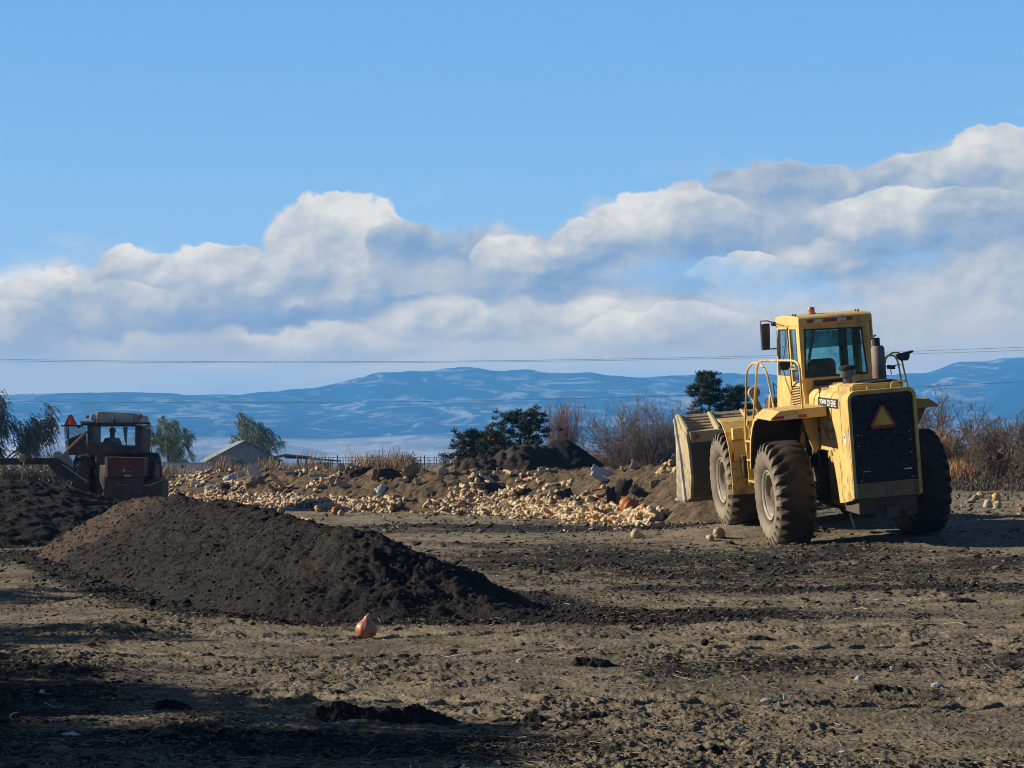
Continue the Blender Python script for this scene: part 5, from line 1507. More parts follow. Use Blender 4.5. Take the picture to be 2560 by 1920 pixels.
bare_shrub('bramble_thicket', at(2590, 66), 66, topz(1030, 66) - gz(at(2590, 66), 66), 1.1, 35, M_twigb, 'tall brown thicket cut by the right edge of the picture', 36, 5, 2, .015, .15, leaves=(M_brush, 1100, .035, .06), sc=(.8, 1))
bare_shrub('bramble_thicket', at(2400, 74), 74, 2.0, 1.2, 36, M_twigb, 'low brown brush between the leafless tree and the dense thicket', 30, 4, 2, .013, .1, leaves=(M_brush, 1000, .035, .07), sc=(.9, 1))
bare_shrub('bare_bush', at(1030, 112), 112, topz(1135, 112), .8, 39, M_twigb, 'dark round shrub beside the tall dry grass and trellis posts', 20, 4, 2, .015, .3, leaves=(M_brush, 1500, .05, .08), sc=(.6, 1))
for i, (u, D_, v, lab) in enumerate([(20, 75, 1165, 'dark low shrub under the left end of the conveyor beam'), (70, 78, 1160, 'dark shrub second from the left under the conveyor beam'), (125, 82, 1163, 'dark shrub next to the bend of the conveyor beam'), (118, 120, 1128, 'small distant green bush above the conveyor beam')]):
    bare_shrub('low_shrub', at(u, D_), D_, topz(v, D_), 1.0, 50 + i, M_twigb, lab, 22, 4, 2, .014, .2, leaves=(M_fall, 2600, .05, .1), sc=(.8, 1))

def grass(name, areas, seed, mat, blade=.012, lean=.25, label=None):
    """areas: (u0,u1,D0,D1,h0,h1,count) tufts of blades standing on the ground"""
    rs = np.random.default_rng(seed); Vs, At = [], []
    for (u0, u1, D0, D1, h0, h1, cnt) in areas:
        nt_ = max(3, cnt // 26)
        cu_ = rs.uniform(u0, u1, nt_); cd_ = rs.uniform(D0, D1, nt_); ch = rs.uniform(h0, h1, nt_)
        k = rs.integers(0, nt_, cnt)
        Dd = cd_[k] + rs.normal(0, .25, cnt); X = (cu_[k] - 1280) / 5000 * cd_[k] + rs.normal(0, .22, cnt)
        Hh = ch[k] * rs.uniform(.55, 1.1, cnt)
        Z = ground_z(X, Dd) - .03
        b = np.stack([X, Dd, Z], -1)
        ln = rs.normal(0, lean, (cnt, 2)) * Hh[:, None]; ln[:, 0] += .10 * Hh
        mid = b + np.c_[ln * .35, Hh * .6]; tip = b + np.c_[ln, Hh]
        a = rs.uniform(0, 6.28, cnt); wv = np.c_[np.cos(a), np.sin(a), 0 * a] * (blade * rs.uniform(.5, 1.4, cnt))[:, None]
        Vs.append(np.stack([b - wv, b + wv, mid + wv * .8, mid - wv * .8, mid - wv * .8, mid + wv * .8, tip + wv * .5, tip - wv * .5], 1).reshape(-1, 3)); At.append(np.repeat(rs.random(cnt), 8))
    V_ = np.concatenate(Vs)
    o = mesh_np(name, V_, np.arange(len(V_)).reshape(-1, 4), mat, attr={'val': np.concatenate(At)})
    tag(o, label, kind='stuff')
grass('dry_grass', [(385, 1160, 101, 108, .9, 1.35, 9000), (740, 800, 100, 103, 1.2, 2.1, 700), (530, 570, 100, 103, 1.1, 1.8, 600), (880, 1010, 98, 104, 1.05, 2.15, 3200), (1125, 1165, 88, 90, 1.4, 2.0, 900),
                    (640, 720, 100, 103, 1.3, 1.7, 900), (330, 420, 100, 106, .9, 1.4, 1500), (1480, 1780, 84, 90, 1.1, 1.8, 4000), (1200, 1480, 84, 90, 1.0, 1.5, 2500), (2240, 2560, 78, 92, .8, 1.4, 5000), (-120, 200, 92, 104, .9, 1.4, 3000)],
      61, M_grassd, .011, .16, 'tall dry tan grass along the far side of the yard')
grass('rust_grass', [(1430, 1590, 76, 82, 1.3, 1.9, 5200), (1270, 1420, 78, 82, .9, 1.3, 1200), (2265, 2345, 74, 80, 1.2, 1.75, 3600), (2345, 2420, 70, 76, .5, 1.0, 900)], 62, M_orange_g, .010, .22, 'rust coloured dry grass behind the mounds and the loader')
grass('dark_brush', [(380, 1180, 94, 99, .5, .85, 16000), (1180, 1700, 78, 84, .4, .8, 5000), (2250, 2620, 72, 84, .3, .7, 7000), (-150, 260, 84, 92, .5, 1.0, 6000), (1020, 1170, 84, 90, .6, .95, 2500), (2250, 2600, 58, 72, .08, .28, 5000), (1500, 1720, 62, 72, .1, .35, 2500)], 63, M_brush, .014, .45, 'low dark brown weeds along the edge of the yard')  # weeds, coloured dark also for the shadow at the foot of the grass

# trees standing just outside the left of the frame; their shade falls across the near left ground
for i, (x, y, h, w_, lab) in enumerate([(-13.6, 22.9, 4.3, 4.4, 'leafy tree shading the left end of the compost ridge'), (-10.5, 13.6, 4.1, 4.0, 'smaller leafy tree nearest the camera on the left'), (-12.3, 17.0, 4.5, 4.4, 'leafy tree between two others on the left of the yard'), (-13.3, 20.0, 4.4, 4.2, 'leafy tree second from the far end of the left row'), (-8.0, 11.0, 4.0, 3.2, 'lowest leafy tree at the camera end of the row')]):
    willow(x, y, h, w_, 90 + i, lab, .2, z=gz(x, y) - .1, dens=3.0)
# ================================================================== TRACTOR, TURNER, SHED, FENCES, LINES
M_maroon = mat_plain('maroon_paint', (.13, .036, .026), .55, 0, .4, .25, 4, 0, 60, (.05, .04, .035), .7, 4)
M_maroon2 = mat_plain('dusty_dark_panel', (.068, .048, .042), .7, 0, .3, .25, 4, 0, 60, (.085, .07, .055), .6, 4)
M_roofc = mat_plain('cab_roof_cream', (.46, .44, .36), .6, 0, .3, .12, 3, 0, 60, (.25, .22, .17), .5, 4)
M_roofc2 = mat_plain('cab_roof_tan', (.36, .31, .22), .6, 0, .3, .12, 3)
M_grey = mat_plain('grey_sheet_metal', (.30, .28, .25), .6, .2, .4, .2, 3, 0, 60, (.10, .085, .07), .6, 3)
M_beige = mat_plain('beige_paint', (.55, .47, .36), .6, 0, .3, .15, 4, 0, 60, (.25, .19, .13), .6, 4)
M_orange2 = mat_plain('triangle_orange', (.72, .11, .02), .5, 0, .4, .12, 5)
M_belt = mat_plain('dark_beam', (.045, .038, .034), .7, 0, .3, .3, 4, 0, 60, (.10, .08, .06), .4, 4)
def tX(x): return (140 + x / 7.539 - 1280) / 83.333 + 11.92
def tZ(y): return 1.45 + (1155 - 1020 - y / 7.539) / 83.333
def build_tractor():
    T = empty('tractor', (-11.92, 60, 0), 'dark red farm tractor with a pale cab roof seen from behind beyond the compost', 'tractor')
    def pz(m, pts, y0, y1): return m.prism([(tX(a), tZ(b)) for a, b in pts], 'y', y0, y1)
    cab = empty('cab'); cab.parent = T
    m = MB(); pz(m, [(757, 280), (765, 95), (790, 72), (840, 68), (1430, 90), (1448, 110), (1460, 290)], 0, 1.7)
    pz(m, [(640, 215), (650, 130), (665, 115), (765, 115), (765, 250), (700, 250)], .05, 1.6); m.build('cab_roof', M_roofc, cab, .02)
    m = MB(); pz(m, [(1455, 130), (1530, 132), (1562, 150), (1572, 290), (1460, 290)], .05, 1.6); pz(m, [(430, 245), (600, 243), (760, 255), (760, 282), (430, 282)], .1, 1.2); m.build('roof_side', M_roofc2, cab, .015)
    m = MB(); pz(m, [(480, 290), (760, 283), (1110, 283), (1775, 270), (1775, 305), (1560, 312), (1110, 322), (480, 335)], -.10, .05); pz(m, [(120, 322), (500, 318), (500, 352), (120, 348)], -.12, .03)
    m.build('light_bar', M_blk, cab)
    # cab frame with a window hole
    m = MB()
    pz(m, [(590, 330), (700, 330), (700, 880), (590, 880)], 0, .08)
    pz(m, [(1500, 320), (1585, 320), (1605, 740), (1640, 820), (1640, 870), (1500, 870)], 0, .08)
    pz(m, [(700, 320), (1500, 315), (1500, 350), (700, 350)], 0, .08)
    pz(m, [(700, 645), (1130, 645), (1130, 700), (1500, 705), (1500, 870), (700, 880)], 0, .08)
    m.build('cab_rear_wall', M_maroon2, cab)
    m = MB()
    for (a, b) in ((605, 640), (1565, 1600)): pz(m, [(a, 330), (b, 330), (b, 880), (a, 880)], .08, 1.6)
    m.bb(tX(620), tX(1590), 1.56, 1.62, tZ(880), tZ(700)); m.bb(tX(620), tX(1590), .1, 1.6, tZ(890), tZ(870))
    for (a, b) in ((840, 890), (1135, 1150), (1440, 1500)): pz(m, [(a, 340), (b, 340), (b, 700), (a, 700)], 1.50, 1.56)
    m.build('cab_frame', M_maroon2, cab)
    m = MB(); pz(m, [(1150, 350), (1235, 350), (1215, 640), (1190, 640)], .9, 1.0); m.build('inner_post', M_beige, cab)
    m = MB(); pz(m, [(700, 345), (1500, 345), (1500, 700), (700, 650)], .03, .036); m.build('rear_window', M_glass2, cab)
    m = MB(); pz(m, [(1130, 700), (1500, 700), (1500, 690), (1130, 690)], -.02, .0); pz(m, [(1492, 350), (1503, 350), (1503, 700), (1492, 700)], -.02, .0); m.build('window_trim', M_grey, cab)
    m = MB(); pz(m, [(930, 590), (1120, 590), (1150, 650), (1150, 860), (930, 860)], .55, .7); m.build('driver_seat', M_seat, cab, .03)
    for (a, b, r, mt, nm) in ((1108, 185, .042, M_chrome, 'work_lamp'), (1755, 375, .052, M_chrome, 'work_lamp'), (445, 350, .05, M_blk, 'work_lamp')):
        l_ = MB().lathe([(r * .5, .04), (r, .02), (r * 1.05, -.03), (r * .9, -.045)], 18, 'y', (tX(a), -.13, tZ(b))).build(nm, M_blk, cab, 0, True)
        if mt is M_chrome: MB().lathe([(r * .82, -.047), (r * .3, -.055)], 16, 'y', (tX(a), -.13, tZ(b))).build('lens', mt, l_)
    m = MB(); pz(m, [(1095, 220), (1125, 220), (1130, 290), (1090, 290)], -.1, -.05); pz(m, [(1745, 300), (1770, 300), (1765, 345), (1748, 345)], -.13, -.09); m.build('lamp_bracket', M_blk, cab)
    m = MB(); pz(m, [(560, 150), (580, 133), (620, 138), (635, 165), (628, 195), (570, 198), (558, 175)], -.04, .06); m.build('indicator_lamp', M_orange, cab, .01)
    m = MB(); pz(m, [(1570, 160), (1590, 132), (1620, 128), (1628, 150), (1610, 185), (1580, 208), (1570, 190)], -.04, .06); m.build('indicator_lamp', M_red, cab, .01)
    sg = MB(); pz(sg, [(175, 322), (262, 142), (290, 130), (325, 132), (425, 318)], -.17, -.15); s_ = sg.build('warning_triangle', M_smvr, T)
    sg = MB(); pz(sg, [(205, 312), (285, 152), (315, 152), (398, 308)], -.178, -.171); sg.build('triangle_centre', M_orange2, s_)
    sg = MB(); pz(sg, [(278, 312), (286, 240), (300, 238), (302, 290), (288, 315)], -.20, -.185); sg.build('amber_lamp', mat_plain('yellow_tip', (.8, .5, .12), .4), T)
    # plastic side screens and their posts
    m = MB(); pz(m, [(130, 350), (570, 345), (560, 430), (235, 580), (155, 600)], .10, .104); m.build('plastic_screen', M_plastic, T)
    m = MB(); pz(m, [(1580, 330), (1680, 330), (1690, 600), (1665, 640), (1600, 660)], .10, .104); m.build('plastic_screen', M_plastic, T)
    m = MB()
    for (a, b, c, d) in ((180, 345, 200, 580), (212, 345, 232, 770)): pz(m, [(a, b), (a + 16, b), (c + 16, d), (c, d)], .06, .09)
    m.build('screen_post', M_blk, T)
    # sloping chute on the left
    m = MB(); pz(m, [(150, 620), (235, 580), (560, 432), (575, 470), (240, 760), (215, 790), (180, 790)], .12, .18); m.build('brown_hood', M_maroon2, T)
    m = MB(); pz(m, [(160, 628), (215, 600), (238, 760), (185, 815)], .08, .12); m.build('chute_edge', M_beige, T)
    m = MB(); pz(m, [(60, 950), (240, 772), (570, 440), (590, 470), (250, 800), (250, 900), (310, 980), (310, 1140), (200, 1085)], -.04, .06); m.build('chute', M_grey, T)
    m = MB(); m.tube([(tX(572), -.06, tZ(432)), (tX(60), -.06, tZ(945))], .011, 6); m.build('chute_lit_edge', M_beige, T)  # beige tube stands for sunlight along the chute edge
    m = MB(); pz(m, [(245, 780), (575, 470), (590, 840), (540, 880), (245, 890)], .0, .02); m.build('mesh_curtain', mat_plain('dusty_mesh', (.075, .060, .048), .9, 0, .2, .4, 10), T)
    # wheels
    tv, tf = tyre_mesh(.88, .26, .44, 20, .05, 10, 1.6)
    for s, xx in ((-1, -.98), (1, .98)):
        wroot = empty('wheel', (xx, .5, .86)); wroot.parent = T
        t = mesh_np('tyre', tv, tf, M_tyre, wroot, smooth=True); t.rotation_euler = (0, 0, R(90)); t.data.set_sharp_from_angle(angle=R(34))
        mm = MB().lathe([(.44, -.18), (.42, -.1), (.12, -.05), (.10, -.12), (.02, -.12)], 28, 'x'); mm.build('rim', M_maroon, wroot, 0, True)
    m = MB(); m.tube([(-.9, .5, .86), (.9, .5, .86)], .12, 12); m.bb(-.35, .35, .2, 2.9, .7, 1.35); m.build('chassis', M_maroon2, T, .02)
    m = MB(); m.bb(-.42, .42, 1.7, 3.4, 1.0, 1.75); m.build('engine_bonnet', M_maroon, T, .05)
    tv2, tf2 = tyre_mesh(.45, .15, .22, 16, .03, 8, 1.2)
    for s in (-1, 1):
        wroot = empty('front_wheel', (.75 * s, 3.0, .45)); wroot.parent = T
        t = mesh_np('tyre', tv2, tf2, M_tyre, wroot, smooth=True); t.rotation_euler = (0, 0, R(90))
        MB().lathe([(.23, -.1), (.2, -.04), (.02, -.05)], 20, 'x').build('rim', M_maroon, wroot, 0, True)
    m = MB(); pz(m, [(1640, 930), (1700, 905), (1790, 915), (1845, 945), (1868, 1010), (1872, 1290), (1860, 1400), (1640, 1400)], -.1, .9); m.build('mudguard', M_maroon2, T, .03)
    m = MB(); pz(m, [(600, 880), (1640, 870), (1560, 925), (1100, 925), (1050, 1060), (960, 1060), (960, 1600), (760, 1600), (740, 900), (640, 930)], .1, .4); m.build('rear_linkage', M_maroon2, T, .01)
    m = MB(); m.tube([(tX(756), .02, tZ(905)), (tX(756), .02, tZ(1020))], .014, 6); m.build('hydraulic_pin', M_beige, T)
    m = MB(); m.tube([(tX(735), .02, tZ(1170)), (tX(735), .02, tZ(1235))], .010, 6); m.build('hydraulic_pin', M_beige, T)
    # rear box
    bx = MB(); pz(bx, [(1090, 925), (1775, 935), (1775, 1290), (1090, 1290)], -.9, -.25); b_ = bx.build('rear_box', M_maroon, T, .01)
    m = MB(); pz(m, [(1045, 922), (1093, 922), (1093, 1290), (1060, 1290), (1045, 1250)], -.93, -.25); m.build('box_lit_side', M_beige, b_, .004)  # beige stands for sunlight on the maroon box's left side
    m = MB(); pz(m, [(1090, 918), (1770, 932), (1770, 941), (1090, 930)], -.94, -.3); m.build('box_rim', M_beige, b_)
    m = MB(); pz(m, [(1290, 1190), (1410, 985), (1440, 985), (1560, 1200)], -.907, -.903); m.build('faded_triangle', mat_plain('rusty_orange_paint', (.16, .05, .03), .7, 0, .3, .4, 10), b_)
    m = MB(); m.prism([(tX(1400) + .04 * math.cos(t), tZ(1175) + .035 * math.sin(t)) for t in [i / 12 * 6.283 for i in range(12)]], 'y', -.912, -.908); pz(m, [(1335, 1205), (1340, 1195), (1390, 1195), (1390, 1205)], -.912, -.908); pz(m, [(1490, 1205), (1490, 1195), (1535, 1195), (1535, 1205)], -.912, -.908)
    m.build('emblem', M_chrome, b_)
    m = MB(); pz(m, [(1405, 1252), (1533, 1252), (1533, 1285), (1405, 1285)], -.912, -.906); m.build('label_plate', M_chrome, b_)
    m = MB(); pz(m, [(1040, 1300), (1750, 1300), (1750, 1760), (1000, 1760)], -.85, -.3); lb = m.build('lower_box', M_maroon2, T, .01)
    m = MB()
    for (a, b) in ((1285, 1325), (1355, 1400), (1440, 1475)): pz(m, [(a, 1447), (b, 1447), (b, 1437), (a, 1435)], -.856, -.851)
    m.build('box_lettering', M_chrome, lb)
    m = MB(); pz(m, [(938, 1085), (955, 1070), (1018, 1080), (1018, 1545), (985, 1490), (935, 1350)], -.8, -.65); m.build('pale_post', M_beige, T, .01)
    m = MB(); m.prism([(tX(1745), tZ(1460)), (tX(1750), tZ(1420)), (tX(1960), tZ(1310)), (tX(2095), tZ(1350)), (tX(2095), tZ(1760)), (tX(1745), tZ(1760))], 'y', -.8, .3); m.build('side_box', M_maroon2, T, .01)
    m = MB(); m.add([(tX(1742), -.83, tZ(1455)), (tX(1875), -.83, tZ(1440)), (tX(2100), -.83, tZ(1345)), (tX(1960), .33, tZ(1300)), (tX(1750), -.1, tZ(1400))], [(0, 1, 2, 3, 4)])
    o = m.build('side_box_lid', M_beige, T); s_ = o.modifiers.new('t', 'SOLIDIFY'); s_.thickness = .02
    # driver, a dark figure behind the glass
    dv = MB()
    bm = bmesh.new()
    vs = {'pel': (0, 0, 0), 'bel': (0, 0, .18), 'che': (0, .02, .40), 'nek': (.0, .05, .56), 'hd0': (0, .07, .66), 'hd1': (0, .08, .79),
          'shl': (-.19, .02, .50), 'ell': (-.27, .12, .26), 'wrl': (-.18, .36, .30), 'hal': (-.16, .44, .32), 'shr': (.19, .02, .50), 'elr': (.27, .12, .26), 'wrr': (.18, .36, .30), 'har': (.16, .44, .32),
          'hil': (-.11, .05, -.02), 'knl': (-.15, .45, .0), 'anl': (-.15, .50, -.40), 'tol': (-.15, .64, -.42), 'hir': (.11, .05, -.02), 'knr': (.15, .45, .0), 'anr': (.15, .50, -.40), 'tor': (.15, .64, -.42)}
    rd = dict(pel=.15, bel=.145, che=.15, nek=.065, hd0=.09, hd1=.085, shl=.08, ell=.055, wrl=.035, hal=.04, shr=.08, elr=.055, wrr=.035, har=.04, hil=.10, knl=.075, anl=.05, tol=.045, hir=.10, knr=.075, anr=.05, tor=.045)
    ks = list(vs); bv = {k: bm.verts.new(vs[k]) for k in ks}
    for a, b in (('pel', 'bel'), ('bel', 'che'), ('che', 'nek'), ('nek', 'hd0'), ('hd0', 'hd1'), ('che', 'shl'), ('shl', 'ell'), ('ell', 'wrl'), ('wrl', 'hal'), ('che', 'shr'), ('shr', 'elr'), ('elr', 'wrr'), ('wrr', 'har'),
                 ('pel', 'hil'), ('hil', 'knl'), ('knl', 'anl'), ('anl', 'tol'), ('pel', 'hir'), ('hir', 'knr'), ('knr', 'anr'), ('anr', 'tor')): bm.edges.new((bv[a], bv[b]))
    me = bpy.data.meshes.new('person'); bm.to_mesh(me); bm.free()
    po = bpy.data.objects.new('person', me); COL.objects.link(po)
    sk = po.modifiers.new('skin', 'SKIN')
    for i, k in enumerate(ks): me.skin_vertices[0].data[i].radius = (rd[k], rd[k])
    me.skin_vertices[0].data[0].use_root = True
    ss = po.modifiers.new('sub', 'SUBSURF'); ss.levels = 2; ss.render_levels = 2
    me.materials.append(mat_plain('dark_work_clothes', (.03, .032, .036), .9))
    po.location = (-11.92 + tX(950), 60.85, tZ(365) - .87)
    tag(po, 'driver in dark clothes and cap sitting in the tractor cab facing away', 'person')
    cp = MB().lathe([(.098, .74), (.104, .79), (.09, .85), (.05, .88), (.01, .885)], 18, 'z', (0, .08, 0)); cp.box((0, .19, .775), (.13, .12, .012)); cp.build('cap', M_blk, po, 0, True)
build_tractor()

# the compost turner's conveyor reaching in from the left
def q5(x, y, D_=57.0):
    u, v = x / 3.95, 950 + y / 3.95
    return (at(u, D_), topz(v, D_))
def build_turner():
    T = empty('conveyor', (0, 57, 0), 'dark conveyor beam entering from the left and bending down into the compost', 'conveyor')
    m = MB(); m.prism([q5(-300, 772), q5(560, 768), q5(590, 790), q5(880, 1000), q5(840, 1030), q5(600, 960), q5(500, 835), q5(-300, 840)], 'y', -.25, .25)
    m.build('beam', M_belt, T, .02)
    m = MB(); m.tube([(*q5(640, 832)[:1], -.27, q5(640, 832)[1]), (q5(885, 1004)[0], -.27, q5(885, 1004)[1])], .016, 6)
    m.build('bright_edge', M_steel, T)
    m = MB(); m.tube([(q5(560, 985)[0], -.2, q5(560, 985)[1] - .1), (q5(500, 850)[0], -.2, q5(500, 850)[1])], .02, 6); m.build('brace', M_beige, T)
    m = MB(); m.tube([(q5(268, 745)[0], -.3, q5(268, 745)[1]), (q5(262, 880)[0], -.32, q5(262, 880)[1]), (q5(238, 1000)[0], -.3, q5(238, 1000)[1])], .022, 8); m.build('prop', M_beige, T, 0, True)
    m = MB(); m.lathe([(.04, -.06), (.10, -.04), (.11, .04), (.04, .06)], 16, 'y', (q5(250, 775)[0], -.32, q5(250, 775)[1])); m.build('roller', mat_plain('yellow_roller', (.40, .30, .13), .7), T, 0, True)
    m = MB(); m.bb(q5(-300, 800)[0], q5(-260, 800)[0], -.2, .2, 0, q5(0, 800)[1]); m.build('support_leg', M_belt, T)
    m = MB(); m.lathe([(.12, 0), (.13, .08), (.05, .12)], 14, 'y', (q5(562, 745)[0], .1, q5(562, 745)[1])); m.build('head_pulley', M_beige, T, 0, True)
build_turner()

# ------- shed and what stands around it
def mat_boards():
    m, n, b = new_mat('weathered_boards')
    o = n.new('ShaderNodeTexCoord').outputs['Object']
    sep = n.new('ShaderNodeSeparateXYZ'); n.put(sep.inputs[0], o)
    fr = n.m('FRACT', n.m('MULTIPLY', sep.outputs[2], 5.5))
    st = n.noise(n.vm('MULTIPLY', o, (.8, .8, 9)), 2.2, 5, .65)
    c = n.mix(n.rng(st, .35, .65), (.26, .25, .235), (.56, .54, .50))
    c = n.mix(n.rng(fr, .10, .0), c, (.05, .045, .04))
    n.put(b.inputs['Base Color'], c); b.inputs['Roughness'].default_value = .9
    return m
M_boards = mat_boards()
M_metalroof = mat_plain('green_grey_roof', (.25, .28, .23), .55, .1, .4, .15, 2, 0, 60, (.30, .27, .2), .4, 2)
M_wall_l = mat_plain('sunlit_board_wall', (.50, .40, .24), .85, 0, .2, .15, 3)  # sunlight on the left wall put into its board colour
M_oldroof = mat_plain('old_flat_roof', (.20, .19, .18), .7, 0, .3, .2, 2)
M_post = mat_plain('weathered_post', (.12, .10, .085), .9, 0, .2, .2, 3)
def build_shed():
    Dh = 200.0; g = at(612, Dh)
    S = empty('wooden_shed', (g, Dh, .0), 'old grey wooden shed with a green grey metal roof beyond the heap', 'shed')
    S.rotation_euler = (0, 0, R(14))
    W_, Ln, ev, rg = 3.35, 6.5, 1.72, 3.5
    m = MB(); m.prism([(-W_, 0), (-W_, ev), (0, rg), (W_, ev), (W_, 0)], 'y', 0, .12); m.build('gable_wall', M_boards, S)
    m = MB(); m.bb(-W_, -W_ + .12, .13, Ln, 0, ev); m.build('side_wall', M_wall_l, S)
    m = MB(); m.bb(W_ - .12, W_, .13, Ln, 0, ev); m.build('side_wall', M_boards, S)
    m = MB(); m.prism([(-W_, 0), (-W_, ev), (0, rg), (W_, ev), (W_, 0)], 'y', Ln, Ln + .12); m.build('back_wall', M_boards, S)
    for s in (-1, 1):
        m = MB(); e = (W_ + .45) * s; ze = ev - (rg - ev) / W_ * .45
        m.prism([(0, rg + .03), (e, ze + .03), (e, ze + .11), (0, rg + .12)], 'y', -.35, Ln + .4); m.build('roof_slope', M_metalroof if s < 0 else M_oldroof, S)
    m = MB(); m.bb(-1.2, -.2, -.04, -.01, .3, 1.6); m.build('door', M_post, S)
build_shed()
def build_leanto():
    D_ = 190.0
    S = empty('open_lean_to', (0, D_, 0), 'low open lean-to with a sagging dark roof right of the wooden shed', 'lean-to')
    def z6(x, y): return at(440 + x / 3.253, D_), topz(1000 + y / 3.253, D_)
    m = MB(); m.prism([z6(715, 480), z6(905, 440), z6(1075, 456), z6(1078, 466), z6(910, 452), z6(720, 488)], 'y', -2, 3); m.build('roof_panel', M_oldroof, S)
    m = MB(); m.prism([z6(910, 452), z6(1075, 466), z6(1325, 492), z6(1328, 501), z6(1070, 480), z6(905, 476)], 'y', -1.9, 2.5); m.build('roof_panel', M_belt, S)
    for x in (738, 850, 1065, 1125, 1265, 1000):
        a = z6(x, 480)
        MB().bb(a[0] - .07, a[0] + .07, -.9, -.76, 0, a[1]).build('post', M_post, S)
    a0 = z6(1120, 500); a1 = z6(1240, 530)
    MB().bb(a0[0], a1[0], .5, .6, 0, a0[1] - .1).build('back_wall', M_post, S)
build_leanto()
def build_white_shed():
    D_ = 172.0
    S = empty('white_low_building', (0, D_, 0), 'long low white building left of the wooden shed', 'building')
    x0, x1 = at(340, D_), at(517, D_)
    MB().bb(x0, x1, 0, 5, 0, topz(1160, D_)).build('wall', mat_plain('white_siding', (.82, .83, .85), .7, 0, .3, .06, 2), S)
    m = MB(); m.bb(x0 - .15, x1 + .15, -.15, 5.2, topz(1160, D_) + .004, topz(1158, D_) + .05); m.build('roof', M_white, S)
    m = MB(); m.bb(at(452, D_), at(466, D_), -.02, -.001, topz(1170, D_), topz(1162, D_)); m.build('window', M_post, S)
    for (u, wd, lab) in ((452, 22, 'white vehicle roof showing above the low white building'), (405, 18, 'smaller white vehicle roof left of the other white roof')):
        t = empty('parked_van', (at(u, 182), 182, 0), lab, 'van')
        h = topz(1148 if u > 430 else 1153, 182); w2 = wd / 5000 * 182
        m = MB().prism([(-w2 / 2 - .1, .5), (-w2 / 2, h - .25), (-w2 / 2 + .15, h), (w2 / 2 - .15, h), (w2 / 2, h - .25), (w2 / 2 + .1, .5)], 'y', -2, 2); m.build('body', M_sheetw, t, .04)
        for sx_ in (-.75, .75):
            for y_ in (-1.3, 1.3): MB().lathe([(.05, -.1), (.3, -.1), (.3, .1), (.05, .1)], 16, 'x', (sx_ * w2 / 2.0, y_, .32)).build('wheel', M_rub, t)
        MB().bb(-w2 * .36, w2 * .36, -2.02, -2.0, h - .55, h - .28).build('window', M_blk, t)
build_white_shed()
def build_trellis():
    rs = np.random.default_rng(5)
    T = empty('trellis_fence', (0, 205, 0), 'rows of thin posts with wires between the lean-to and the pines', 'fence')
    us = list(range(806, 900, 9)) + list(range(900, 1130, 8))
    for i, u in enumerate(us):
        d = rs.uniform(-14, 14); D_ = 205 + d
        tall = u in (842, 1060) or i % 11 == 4
        z = topz(1138 if tall else rs.uniform(1141, 1149), D_)
        x = at(u + rs.uniform(-2, 2), D_); w_ = .055 if tall else .035
        MB().bb(x - w_, x + w_, d - w_, d + w_, 0, z).build('post', M_post, T)
    m = MB()
    for (v, r) in ((1143.5, .022), (1150, .018), (1158, .016)):
        z = topz(v, 205); pts = [(at(u, 205), 0, z - .03 * math.sin((u - 780) / 40 * math.pi) ** 2) for u in range(780, 1150, 10)]
        m.tube(pts, r, 4, False)
    m.build('wires', M_post, T)
build_trellis()
def power_line(pts, D_, r, label):
    us = np.array([p[0] for p in pts], float); vs = np.array([p[1] for p in pts], float)
    c = np.polyfit(us, vs, 2)
    P_ = [(at(u, D_), D_, topz(np.polyval(c, u), D_)) for u in range(-700, 3300, 100)]
    o = MB().tube(P_, r, 5, False).build('power_line', mat_plain('wire_grey', (.10, .10, .11), .6), None)
    tag(o, label, 'power line', 'power lines across the sky')
power_line([(0, 898), (500, 903), (1000, 904.5), (1500, 898), (1960, 887), (2560, 868)], 250, .019, 'uppermost power line crossing the whole sky above the hills')
power_line([(0, 902), (500, 906.5), (1000, 907), (1500, 901), (1960, 892), (2560, 876)], 262, .019, 'middle power line running close below the uppermost one')
power_line([(0, 1002), (500, 1008), (1000, 1005), (1700, 988), (2560, 955)], 256, .019, 'lowest power line crossing in front of the hills')
# ================================================================== LOOSE DIRT, STRAW, LITTER
def blob_tpl(n_, seed, flat=.7):
    rs = np.random.default_rng(seed)
    bm = bmesh.new(); bmesh.ops.create_icosphere(bm, subdivisions=1 if n_ < 2 else 2, radius=.5)
    V_ = np.array([v.co[:] for v in bm.verts]); F = np.array([[v.index for v in f.verts] for f in bm.faces]); bm.free()
    V_ *= (1 + rs.normal(0, .22 if n_ < 2 else .16, len(V_)))[:, None]; V_[:, 2] *= flat
    return V_, F
CL = [blob_tpl(1, s) for s in range(6)]
def fan_pts(n, d0, d1, spread=.31, power=1.0):
    """points in the yard before the camera, density falling with distance"""
    u = rng.random(n) ** power
    D_ = 1 / ((1 - u) / d0 + u / d1)
    X = rng.uniform(-spread, spread, n) * D_
    return X, D_
def mat_val(name, stops, rough=.9):
    m, n, b = new_mat(name)
    c = n.ramp(n.new('ShaderNodeAttribute', attribute_name='val').outputs['Fac'], stops)
    g = n.new('ShaderNodeNewGeometry').outputs['Position']
    c = n.mix(n.m('MULTIPLY', n.rng(n.noise(g, 60, 4, .6), .4, .65), .35), c, (.05, .04, .03))
    n.put(b.inputs['Base Color'], c); b.inputs['Roughness'].default_value = rough; b.inputs['Specular IOR Level'].default_value = .15
    return m
